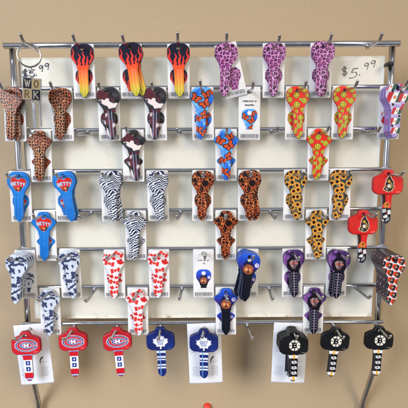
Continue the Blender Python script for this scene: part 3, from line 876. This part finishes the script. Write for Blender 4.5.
def on_plane(px, py, y):
    """point of the plane at depth y that the camera sees at (px, py) of the 408-pixel frame"""
    c, k = math.cos(ROLL), math.sin(ROLL)
    a, b = px - 204, py - 204
    dx, dy = c * a + k * b, -k * a + c * b
    fw = Vector((0, math.cos(P_), -math.sin(P_))); up = Vector((0, math.sin(P_), math.cos(P_)))
    d = fw * F_ + Vector((1, 0, 0)) * dx - up * dy
    o = Vector((CX, -D_ * math.cos(P_), D_ * math.sin(P_)))
    return tuple(o + d * ((y - o.y) / d.y))

# wall
wm = wall_mat()
W = 900
wv, wf = [], []
wall = obj('wall', mesh_from('wall', [(-W, 47, -W), (W, 47, -W), (W, 47, W), (-W, 47, W)], [(0, 1, 2, 3)]), None, [wm])
tag(wall, kind='structure')

# rack
rack = empty('wire_key_rack', (0, 47, rail_z(8) - 95))
tag(rack, 'silver wire rack of eight crossbars with upturned hooks, standing against the tan wall', 'display rack')
RB = Vector((0, 47, rail_z(8) - 95))
def rack_part(name, geo, mat, smooth=True):
    v, f = geo
    v = [tuple(Vector(p) - RB) for p in v]
    return obj(name, mesh_from(name, v, f, smooth), rack, [mat])
def bar_geo(x0, x1, y, z, r):
    pts = [(x0, y, z), (x0 + 0.4, y, z)] + [(x0 + 0.4 + (x1 - x0 - 0.8) * k / 6, y, z) for k in range(1, 6)] + [(x1 - 0.4, y, z), (x1, y, z)]
    return tube_geo(pts, [r * .8] + [r] * (len(pts) - 2) + [r * .8], 18)
for r in range(1, 9):
    z = rail_z(r)
    if r == 1: g = bar_geo(-221, 220, 0, z, 3.3)
    else: g = bar_geo(-221, 218.5, 0, z, 2.4)
    rack_part('crossbar', g, M_RAIL)
ux = 214.2
for s in (-1, 1):
    zt, zb = rail_z(1) - 2.4, rail_z(8) - 4
    p = [(s * ux, 5.4, zt), (s * ux if s > 0 else -217.5, 5.4, zb)]
    rack_part('upright', tube_geo([p[0]] + [tuple(Vector(p[0]).lerp(Vector(p[1]), k / 6)) for k in range(1, 6)] + [p[1]], 3.5, 18), M_RAIL)
    xb = s * ux if s > 0 else -217.5
    e1 = on_plane(38.5 if s < 0 else 362.5, 403, 40); e2 = on_plane(40.5 if s < 0 else 360.5, 420, 43)
    path = round_path([(xb, 5.4, zb), (xb, 5.4, on_plane(20, 368, 5.4)[2]), e1, e2], 7)
    rack_part('leg', tube_geo(path, 3.3, 18), M_HOOK)
hookpath = round_path([(0, 1.2, HOOK_DZ + 1.2), (0, -4, HOOK_DZ), (0, -32.5, HOOK_DZ - 0.6), (0, -38.2, HOOK_DZ + 4.6)], 3.0, 5)
hp, hr = rounded_end(hookpath, 1.75)
hr = [q * 0.9 for q in hr]; hr[0] = 2.7; hr[1] = 2.2
hv, hf = tube_geo(hp, hr, 12)
hook_me = mesh_from('hook', hv, hf); hook_me.materials.append(M_HOOK)
rh = random.Random(3)
for r in range(1, 9):
    for i in range(8 if r % 2 else 9):
        o = bpy.data.objects.new('hook', hook_me)
        link(o, rack)
        o.location = [c * MM for c in Vector((hook_x(r, i), 0, rail_z(r))) - RB]
        o.rotation_euler = (math.radians(rh.uniform(-2.2, 2.2)), 0, math.radians(rh.uniform(-3.5, 3.5)))
rack_part('panel_clip', join_geo(box_geo(207.5, 213.5, -1.5, 2, rail_z(1) - 24.5, rail_z(1) - 20), box_geo(206.5, 209.5, -2.2, 7, rail_z(1) - 24, rail_z(1) - 20.5)), M_CLIP)

# board behind the rails, gently bowed
def panel():
    nx, nz = 60, 60
    x0, x1, zt, zb = -210, 208.5, rail_z(1) - 10.8, rail_z(8) + 2.6
    V, F = [], []
    for side in (0, 1):
        for j in range(nz + 1):
            for i in range(nx + 1):
                x = x0 + (x1 - x0) * i / nx; z = zb + (zt - zb) * j / nz
                y = 9.6 + 0.6 * math.sin(x / 70) + 0.5 * math.sin(z / 38 + 1) + (2.2 if side else 0)
                V.append((x, y, z))
    n = (nx + 1) * (nz + 1)
    for j in range(nz):
        for i in range(nx):
            a = j * (nx + 1) + i
            F.append((a, a + 1, a + nx + 2, a + nx + 1)); F.append((n + a, n + a + nx + 1, n + a + nx + 2, n + a + 1))
    for j in range(nz):
        for i in (0, nx):
            a = j * (nx + 1) + i; F.append((a, a + nx + 1, n + a + nx + 1, n + a))
    for i in range(nx):
        for j in (0, nz):
            a = j * (nx + 1) + i; F.append((a, a + 1, n + a + 1, n + a))
    return mesh_from('price_board', V, F)
pm = panel_mat()
board = empty('price_board', (0, 9.6, rail_z(8) + 2.6))
tag(board, 'off-white board with handwritten prices fixed behind the rails of the rack', 'board')
BB = Vector((0, 9.6, rail_z(8) + 2.6))
me = panel(); me.transform(Matrix.Translation(-BB * MM))
obj('sheet', me, board, [pm])
def ribbons(strokes, ox, oz, s, wd, slant=0.0, rise=0.0):
    """pen strokes as thin flat ribbons on the board, one mesh"""
    gs = []
    for st in strokes:
        P = [(ox + (x + slant * y) * s, oz + (y + rise * x) * s) for x, y in st]
        sm = []
        for k in range(len(P) - 1):
            p0 = P[max(k - 1, 0)]; p1 = P[k]; p2 = P[k + 1]; p3 = P[min(k + 2, len(P) - 1)]
            for t in (0, .25, .5, .75):
                sm.append(tuple(0.5 * (2 * p1[i] + (p2[i] - p0[i]) * t + (2 * p0[i] - 5 * p1[i] + 4 * p2[i] - p3[i]) * t * t + (3 * p1[i] - p0[i] - 3 * p2[i] + p3[i]) * t ** 3) for i in (0, 1)))
        sm.append(P[-1])
        V, F = [], []
        for k, (x, z) in enumerate(sm):
            a = sm[max(k - 1, 0)]; b = sm[min(k + 1, len(sm) - 1)]
            dx, dz = b[0] - a[0], b[1] - a[1]; L = math.hypot(dx, dz) + 1e-9
            w = wd * (0.42 + 0.1 * math.sin(k * 0.7))
            y = 9.6 + 0.6 * math.sin(x / 70) + 0.5 * math.sin(z / 38 + 1) - 0.15
            V += [(x - dz / L * w, y, z + dx / L * w), (x + dz / L * w, y, z - dx / L * w)]
            V[-2] = tuple(V[-2]); 
        for k in range(len(sm) - 1):
            F.append((2 * k, 2 * k + 1, 2 * k + 3, 2 * k + 2))
        gs.append((V, F))
    return join_geo(*gs)
S_ = [(.75, .85), (.3, 1), (0, .78), (.25, .55), (.6, .45), (.75, .2), (.4, 0), (0, .15)]
DOLLAR = [S_, [(.3, 1.25), (.3, -.25)], [(.5, 1.25), (.5, -.25)]]
FIVE = [[(.75, 1.0), (.2, .98)], [(.2, .98), (.08, .55), (.4, .62), (.72, .38), (.5, .02), (-.1, -.05)]]
NINE = [[(.62, .85), (.35, 1), (.05, .78), (.25, .52), (.6, .75), (.64, .95), (.62, .4), (.55, 0)]]
DOT = [[(0, 0), (.12, .02), (.1, .12)]]
def shift(st, dx, dy, k=1.0): return [[(x * k + dx, y * k + dy) for x, y in s] for s in st]
M_PEN = plain('pen_ink', hexc('2a2e44'), 0.6)
M_PENCIL = plain('pencil_ink', hexc('4c4a48'), 0.7)
g1 = ribbons(shift(DOLLAR, 0, 0, 1.0) + shift(FIVE, 1.05, -.05, 1.1) + shift(DOT, 2.0, .2, 1) + shift(NINE, 2.45, .75, .9) + shift(NINE, 3.3, 1.0, .95), -206.5, rail_z(1) - 32.5, 7.6, 1.35, 0.1, 0.02)
g2 = ribbons(shift(DOLLAR, 0, .25, .85), 160, rail_z(1) - 34, 9.2, 0.9, -0.02, 0.05)
g3 = ribbons(shift(FIVE, 1.05, -.15, 1.1) + shift(DOT, 2.1, .1, 1) + shift(NINE, 2.55, .72, .8) + shift(NINE, 3.3, .95, .85), 160, rail_z(1) - 34, 9.2, 1.0, 0.14, 0.05)
for g, m in ((g1, M_PEN), (join_geo(g2, g3), M_PENCIL)):
    v, f = g
    obj('handwritten_price', mesh_from('handwritten_price', [tuple(Vector(p) - BB) for p in v], f, False), board, [m])

# ------------------------------------------------------------------ hanging things
PIVOT_DZ = HOOK_DZ - 0.45           # hole centre below the rail when its top edge rests on the wire
def hang(o, r, i, y, roll=0.0, yaw=0.0, tilt=0.0):
    o.location = [c * MM for c in (hook_x(r, i), y, rail_z(r) + PIVOT_DZ)]
    o.rotation_euler = (Matrix.Rotation(math.radians(yaw), 3, 'Z') @ Matrix.Rotation(math.radians(tilt), 3, 'X') @ Matrix.Rotation(math.radians(roll), 3, 'Y')).to_euler()
    return o

PROTO = {}
def key(design, shape='A'):
    k = (design, shape)
    hockey = design in HOCKEY
    if k in PROTO:
        return copy_tree(PROTO[k])
    t = empty('house_key')
    if hockey:
        a, b = hockey_meshes(design)
        obj('head', a, t); bl = obj('blade', b, t); bl.location = (0, -0.9 * MM, 0)
    else:
        a, b = key_meshes(design, shape)
        obj('bow', a, t); obj('blade', b, t)
    PROTO[k] = t
    return t
def card(design, shape, seed, caption=None):
    k = ('card', design, shape, seed % 3, caption)
    if k in PROTO:
        return copy_tree(PROTO[k])
    t = empty('backing_card')
    obj('card_sheet', card_mesh(seed % 3), t)
    p = obj('printed_picture', print_mesh(design, shape, caption is not None, seed % 3), t)
    p.location = (0, -0.5 * MM, 0)
    b = obj('barcode', bars_mesh(seed % 3), t)
    if caption:
        pass
    if caption:
        for j, (line, sz, dz) in enumerate(caption):
            c = obj('caption', text_mesh(line, sz, M_INK, bold=0.05), t)
            c.location = (0, (-0.85 + float(card_curl(seed % 3)(0, -dz))) * MM, dz * MM)
    PROTO[k] = t
    return t

ORD = ['leftmost', 'second', 'third', 'fourth', 'fifth']
DROP = 2.0
def put(design, shape, r, i, klabel, kcat, kgroup, clabel=None, roll=0.0, croll=0.0, stack=1, rest=None, y=-6.0, dyaw=0.0, step=2.75, fan=0.0, caption=None, jit=2.2):
    """one hook: a card (if any) and one or more keys in front of it"""
    rr = random.Random(r * 31 + i)
    if clabel:
        c = card(design, shape, r + i, caption)
        tag(c, clabel, 'backing card', 'white cards behind the patterned keys')
        hang(c, r, i, -3.6, croll + rr.uniform(-0.8, 0.8), rr.uniform(-1.5, 1.5), -0.6)
    for k in range(stack):
        o = key(design, shape)
        last = (k == stack - 1)
        tag(o, klabel if last else rest, kcat, kgroup)
        j = 0 if last else 1
        hang(o, r, i, y - k * step, roll + (fan * (k - stack + 1)) + j * rr.uniform(-jit, jit), dyaw + rr.uniform(-3.5, 3.5) * (1 if last else 0.5), -1.0 + rr.uniform(-1, 0.5))
        if r == 8: o.location.z -= DROP * MM

KC = 'key'
def trio(design, what, spots, rolls, shapes, group, places, cards=True, crolls=None):
    for n, ((r, i), roll, sh, pl) in enumerate(zip(spots, rolls, shapes, places)):
        put(design, sh, r, i, f'{what}, {pl}', KC, group, f'white card behind the {what.replace("key with ","")} key, {pl}'.replace('key key','key') if cards else None, roll, (crolls or [0] * 9)[n])

# row 1
TOP = ['leftmost of three', 'middle one of three', 'rightmost of three']
put('flame', 'A', 1, 1, 'key with red and yellow flames, leftmost of three', KC, 'flame keys', 'white card behind the flame key, leftmost of three', -1)
put('flame', 'A', 1, 2, 'key with red and yellow flames, middle of three', KC, 'flame keys', 'white card behind the flame key, middle of three', -7, 0, 2, 'flame key mostly hidden behind the middle one', step=3.6, fan=9)
put('flame', 'A', 1, 3, 'key with red and yellow flames, rightmost of three', KC, 'flame keys', 'white card behind the flame key, rightmost of three', -1)
put('pink', 'A', 1, 4, 'pink leopard key in front of a tilted card', KC, 'pink leopard keys', 'tilted white card behind a pink leopard key', 3, -13)
put('pink', 'A', 1, 5, 'pink leopard key, middle one of three', KC, 'pink leopard keys', 'white card behind the pink leopard key, middle of three', 1)
put('pink', 'A', 1, 6, 'pink leopard key, rightmost of three, nearest the empty hook', KC, 'pink leopard keys', 'white card behind the pink leopard key, rightmost of three', 4, 0, 2, 'pink leopard key mostly hidden behind the rightmost one', step=4.2, fan=6)
# row 2 / 3 designs: two above, one below between them
def three(design, what, a, b, c, rolls=(0, 0, 0), group=None, **kw):
    P = ['upper left of its trio', 'upper right of its trio', 'lowest of its trio']
    for n, ((r, i), sh, pl) in enumerate(zip((a, b, c), 'AAB', P)):
        k2 = kw.get(('left', 'right', 'low')[n], {})
        put(design, sh, r, i, f'{what}, {pl}', KC, group, f'white card behind {what}, {pl}', rolls[n], 0, **k2)
three('orange', 'orange and black leopard key', (2, 0), (2, 1), (3, 0), (4, 3, 2), 'orange leopard keys', left=dict(stack=2, rest='orange leopard key half hidden behind the upper left one', step=3.5, fan=9))
three('camo', 'maroon and black key with white swoosh', (2, 2), (2, 3), (3, 2), (-4, 2, -3), 'maroon swoosh keys')
put('butterfly', 'A', 2, 4, 'blue key with orange butterflies, on the second rail beside a bare card', KC, 'butterfly keys', 'white card behind the upper blue butterfly key', 3)
put('butterfly', 'B', 3, 4, 'blue key with orange butterflies, on the third rail', KC, 'butterfly keys', 'white card behind the lower blue butterfly key', 0)
c = card('butterfly', 'A', 4, (('WEISLOCK 16', 2.5, -11.5), ('Butterflies', 2.5, -15.6)))
tag(c, 'bare white card printed with a small butterfly key, no key in front', 'backing card', 'bare cards without a key'); hang(c, 2, 5, -3.8, 0, 1, -0.5)
three('smiley', 'red key with yellow smiley faces', (2, 6), (2, 7), (3, 6), (-2, 2, 3), 'smiley keys')
put('flag', 'A', 2, 8, 'front key with red and green flags, at the right end of the second rail', KC, 'flag keys', 'white card behind the flag keys at the right end', 2, 0, 7, 'lilac edged flag key stacked behind the front one', y=-5, step=2.3)
# row 4 / 5
put('heart', 'A', 4, 0, 'blue key with red heart, at the left end of the fourth rail', KC, 'heart keys', 'white card behind the blue heart key at the left end', 2)
put('heart', 'A', 4, 1, 'front blue heart key of an overlapping pair', KC, 'heart keys', 'white card behind the overlapping pair of blue heart keys', -9, 0, 2, 'blue heart key mostly hidden behind another heart key', step=4.5, fan=4)
put('heart', 'B', 5, 0, 'blue key with red heart and broad shoulders, lowest of the heart keys', KC, 'heart keys', 'white card behind the lowest blue heart key', 2)
three('zebra', 'zebra striped key', (4, 2), (4, 3), (5, 2), (-3, -4, 3), 'zebra keys', left=dict(stack=2, rest='zebra striped key half hidden behind the left upper zebra key', fan=7))
three('brown', 'dark key with an orange net pattern', (4, 4), (4, 5), (5, 4), (2, -1, 1), 'orange net keys', right=dict(stack=2, rest='net patterned key half hidden behind the right upper net key', fan=8))
three('sunflower', 'sunflower printed key', (4, 6), (4, 7), (5, 6), (-3, 5, -2), 'sunflower keys')
put('helm', 'C', 4, 8, 'red hockey key with helmeted head emblem, right end of the fourth rail', KC, 'red helmet hockey keys', None, 0)
put('helm', 'C', 5, 7, 'red hockey key with helmeted head emblem, hanging lower and more to the left', KC, 'red helmet hockey keys', None, 0)
# row 6 / 7
put('weave', 'A', 6, 0, 'front white and navy key of a stack at the left end of the sixth rail', KC, 'white and navy keys', 'white card behind the stack of white and navy keys', 5, 0, 4, 'white and navy key behind the front one of its stack', step=5.5, fan=-1)
put('weave', 'A', 6, 1, 'single white and navy key, second from the left on the sixth rail', KC, 'white and navy keys', 'white card behind the single white and navy key on the sixth rail', -4)
put('weave', 'B', 7, 0, 'white and navy key hanging lowest, above a red hockey key', KC, 'white and navy keys', 'white card behind the lowest white and navy key', 1)
three('canada', 'white key with red maple leaves and flags', (6, 2), (6, 3), (7, 2), (1, 2, -1), 'maple leaf keys')
c = card('cap', 'A', 5, (('K W  10  1A', 2.4, -9.0), ('-12', 2.3, -12.6)))
tag(c, 'bare white card with a blue and brown printed picture, no key in front', 'backing card', 'bare cards without a key'); hang(c, 6, 4, -3.8, 0, 0, -0.5)
put('cap', 'A', 6, 5, 'front blue capped key of a fanned stack on the sixth rail', KC, 'blue capped keys', 'white card behind the fanned stack of blue capped keys', 6, 0, 4, 'blue capped key behind the front one of its stack', step=4.4, fan=-2.4, jit=3)
put('cap', 'B', 7, 4, 'blue capped key hanging lowest, above the dark blue hockey key', KC, 'blue capped keys', 'white card behind the lowest blue capped key', 0)
three('reaper', 'purple hooded skull key', (6, 6), (6, 7), (7, 6), (-2, 3, 0), 'hooded skull keys', right=dict(stack=2, rest='hooded skull key half hidden behind the right upper skull key', step=5, fan=-3))
put('disc', 'A', 6, 8, 'front key with orange discs on white, at the end of a thick stack', KC, 'orange disc keys', None, 1, 0, 11, 'dark edged disc key stacked behind the front one', y=-5, step=2.75, dyaw=2, jit=0.7)
# row 8
def insert_sheet(label, r, i, roll):
    t = empty('insert_sheet')
    w, top, bot = 20.5, -5.5, 71
    key_ = 'insert'
    if key_ not in MESH:
        cu = lambda u, v: -1.2 * (v / 60) ** 2 + 0.8 * (u / 20) ** 2
        MESH[key_] = plate('paper', [(top, w), (bot, w)], 30, 0.3, 0.05, lambda u, v: fill(u, hexc('e9ebf3')), [M_PAPER], (0, 0, 2.4), None, None, 1.5, None, cu)
        gs = []; rr = random.Random(5)
        def line(x0, x1, v, hh=0.55):
            x = x0
            while x < x1:
                l = rr.uniform(0.5, 2.2); l = min(l, x1 - x)
                yy = lambda a: -0.45 + (-1.2 * (v / 60) ** 2 + 0.8 * (a / 20) ** 2)
                gs.append(([(x, yy(x), -v), (x + l, yy(x + l), -v), (x + l, yy(x + l), -v + hh), (x, yy(x), -v + hh)], [(0, 1, 2, 3)]))
                x += l + rr.uniform(0.3, 0.6)
        for k in range(6): line(-17.5 + rr.uniform(0, 2), -7, 50.5 + k * 2.1)
        for k in range(6): line(7, 17.5 - rr.uniform(0, 2.5), 50.5 + k * 2.1)
        line(8.5, 15.5, 43.5); line(7.5, 12, 28.5)
        for k in range(4): line(-16.5, -8.5 - rr.uniform(0, 3), 26 + k * 1.9)
        MESH['fine'] = mesh_from('fine_print', *join_geo(*gs), smooth=False); MESH['fine'].materials.append(M_GREYINK)
        V, F = [], []
        for k in range(13):
            a = math.radians(195 - k * 11); R = 7.5; ww = 0.75 * math.sin(PI * (k + 0.6) / 13.4) + 0.12
            for s in (-1, 1):
                x = 8.5 + (R + s * ww) * math.cos(a) + 5.6; vv = 43.5 - (R + s * ww) * math.sin(a)
                V.append((x, -0.46 + (-1.2 * (vv / 60) ** 2 + 0.8 * (x / 20) ** 2), -vv))
        F = [(2 * k, 2 * k + 1, 2 * k + 3, 2 * k + 2) for k in range(7)]
        MESH['arc'] = mesh_from('black_arc', V[:16], F, False); MESH['arc'].materials.append(M_INK)
    obj('paper', MESH[key_], t); obj('fine_print', MESH['fine'], t); obj('black_arc', MESH['arc'], t)
    tag(t, label, 'paper insert', 'white paper inserts behind hockey keys')
    hang(t, r, i, -2.9, roll, 0, -0.3)
    t.location.x += 0
    return t
insert_sheet('tilted white paper insert behind the leftmost red hockey key', 8, 0, -4.5)
insert_sheet('white paper insert behind a dark blue hockey key', 8, 4, -2)
insert_sheet('white paper insert behind the stack of black hockey keys', 8, 6, 2)
RG, BG, KG = 'red hockey keys with C emblem', 'dark blue maple leaf hockey keys', 'black hockey keys with spoked B'
put('red_c', 'C', 8, 0, 'red hockey key with C emblem, in front of a white paper insert', KC, RG, None, -2, y=-14)
put('red_c', 'C', 8, 1, 'red hockey key with C emblem, middle of its three', KC, RG, None, -1, y=-5)
put('red_c', 'C', 8, 2, 'red hockey key with C emblem, beside the dark blue keys', KC, RG, None, -4, y=-5)
put('leaf', 'C', 8, 3, 'dark blue maple leaf hockey key hanging against the bare wall', KC, BG, None, -2, y=-5)
put('leaf', 'C', 8, 4, 'dark blue maple leaf hockey key with white paper insert behind it', KC, BG, None, 0, y=-10)
put('spoke', 'C', 8, 6, 'front key of the stack of black hockey keys with spoked B', KC, KG, None, 0, 0, 3, 'black hockey key behind the front one of the stack', y=-6, step=5.6, fan=-1.5)
put('spoke', 'C', 8, 7, 'black hockey key with spoked B, second from the right on the bottom rail', KC, KG, None, 5, 0, 1, y=-8)
put('spoke', 'C', 8, 8, 'black hockey key with spoked B, at the right end of the bottom rail', KC, KG, None, 2, y=-6)

# ------------------------------------------------------------------ key ring with the letter block
kr = empty('key_ring')
tag(kr, 'steel split ring with a four letter block charm hanging at the top left hook', 'key ring')
kx, kz = hook_x(1, 0), rail_z(1) + HOOK_DZ - 1.5
kr.location = [c * MM for c in (kx - 1.5, -25, kz)]
R_ = 11.6
def circ(cx, cy, cz, R, ax, n=48, turns=1.0, pitch=0.0):
    pts = []
    for k in range(int(n * turns) + 1):
        a = 2 * PI * k / n
        x, z = R * math.sin(a), R * math.cos(a)
        y = pitch * k / n
        v = Vector((x, y, z)); v.rotate(Matrix.Rotation(ax, 3, 'Z'))
        pts.append((cx + v.x, cy + v.y, cz + v.z))
    return pts
ring = tube_geo(circ(3.2, 0, -R_ + 1.5, R_, 0.25, 64, 1.96, 1.5), 0.85, 10)
obj('split_ring', mesh_from('split_ring', *ring), kr, [M_CHROME])
lk = join_geo(tube_geo(circ(3.6, 0.6, -24.6, 2.4, 1.3, 24), 0.55, 8), tube_geo(circ(4.2, 0.6, -28.9, 2.7, 0.1, 24), 0.6, 8))
obj('chain_links', mesh_from('chain_links', *lk), kr, [M_CHROME])
def charm_art(u, v):
    col = fill(u, hexc('9a9aa0'))
    T = hexc('a8936c'); K = hexc('15151b')
    for ch, x, y, bg, fg in (('W', -4.35, 6.0, K, hexc('a8a49c')), ('O', 4.35, 6.0, T, hexc('3a332a')), ('R', -4.35, 17.2, T, hexc('3a332a')), ('K', 4.35, 17.2, K, hexc('a8a49c'))):
        col = over(col, cov(np.maximum(np.abs(u - x) - 4.1, np.abs(v - y) - 5.3)), bg)
        col = over(col, cov(glyph(u, v, ch, x - 2.1, y + 3.4, 4.6, 6.8, 1.0, True)), fg)
    return col
cm = plate('letter_block', [(0, 9.2), (23.2, 9.2)], 70, 5.0, 0.5, charm_art, [M_PRINT], None, None, hexc('a4aab4'), 0.3)
ch = obj('letter_block', cm, kr)
ch.location = (4.8 * MM, 2.2 * MM, -33.6 * MM)
ch.rotation_euler = (0, math.radians(4), math.radians(14))
bars = join_geo(box_geo(3.2, 6.2, 0, 1.6, -85, -59), tube_geo([(11.2, 1, -54), (11.3, 1, -66), (11.5, 1, -84)], 0.9, 10), tube_geo(circ(5, 1, -57.6, 1.6, 0.3, 20), 0.5, 8))
obj('metal_tags', mesh_from('metal_tags', *bars, smooth=False), kr, [M_CHROME])

# red round pin just entering the frame at the bottom
def pin_geo():
    prof = [(0.05, 0), (1.6, 0.25), (3.0, 1.0), (4.1, 2.2), (4.8, 3.8), (5.0, 5.4), (5.0, 7.2)]
    pts = [(0, p[1], 0) for p in prof]
    return tube_geo(pts, [p[0] for p in prof], 24)
pin = obj('round_magnet', mesh_from('round_magnet', *pin_geo()), None, [plain('red_pin_plastic', hexc('e8402c'), 0.35)])
tag(pin, 'red round knob on the tan wall below the rack, only its top showing', 'magnet')
pin.location = (4 * MM, (47 - 7.0) * MM, 0)

# ------------------------------------------------------------------ camera
cam = bpy.data.cameras.new('camera'); co = bpy.data.objects.new('camera', cam); C.objects.link(co)
cam.sensor_width = 36; cam.lens = 36 * F_ / 408
cam.clip_start = 0.01; cam.clip_end = 20
loc = Vector((CX, -D_ * math.cos(P_), D_ * math.sin(P_))) * MM
co.matrix_world = Matrix.Translation(loc) @ (Matrix.Rotation(PI / 2 - P_, 4, 'X') @ Matrix.Rotation(ROLL, 4, 'Z'))
bpy.context.scene.camera = co
# pin height: wall point seen at the bottom edge
pin.location.z = (wall_z(405, 42) - 5.0) * MM

# ------------------------------------------------------------------ light
def area(name, loc_, target, sx, sy, power, col, spread=180):
    l = bpy.data.lights.new(name, 'AREA'); l.shape = 'RECTANGLE'; l.size = sx; l.size_y = sy; l.energy = power; l.color = col; l.spread = math.radians(spread)
    o = bpy.data.objects.new(name, l); C.objects.link(o)
    o.location = loc_
    o.rotation_euler = (Vector(target) - Vector(loc_)).to_track_quat('-Z', 'Y').to_euler()
    return o
area('lamp_left', (-1.25, -1.3, 0.5), (-0.12, 0, -0.26), 0.7, 1.3, 5.3, (0.88, 0.95, 1.06), 62)
area('lamp_right', (1.2, -1.5, 0.75), (0.0, 0, -0.24), 0.7, 1.3, 3.3, (1.0, 0.86, 0.66), 62)
w = bpy.data.worlds.new('World'); bpy.context.scene.world = w; w.use_nodes = True
bg = w.node_tree.nodes['Background']; bg.inputs['Color'].default_value = (0.60, 0.60, 0.62, 1); bg.inputs['Strength'].default_value = 0.55
wt = w.node_tree          # dim floor, bright band added for contrast on the metal, duller ceiling
tcw = wt.nodes.new('ShaderNodeTexCoord'); sxw = wt.nodes.new('ShaderNodeSeparateXYZ'); mrw = wt.nodes.new('ShaderNodeMapRange')
mrw.inputs['From Min'].default_value = -1; mrw.inputs['From Max'].default_value = 1
wt.links.new(tcw.outputs['Generated'], sxw.inputs['Vector']); wt.links.new(sxw.outputs['Z'], mrw.inputs['Value'])
rw = ramp(wt, mrw.outputs['Result'], [(0.0, (0.26, 0.24, 0.22)), (0.46, (0.34, 0.33, 0.33)), (0.54, (1.0, 1.02, 1.08)), (0.68, (1.0, 1.02, 1.08)), (0.76, (0.42, 0.42, 0.43)), (1.0, (0.62, 0.62, 0.62))])
wt.links.new(rw.outputs['Color'], bg.inputs['Color'])
vs = bpy.context.scene.view_settings
bpy.context.scene.cycles.filter_width = 1.9
vs.view_transform = 'Standard'; vs.look = 'None'; vs.exposure = 0; vs.gamma = 1
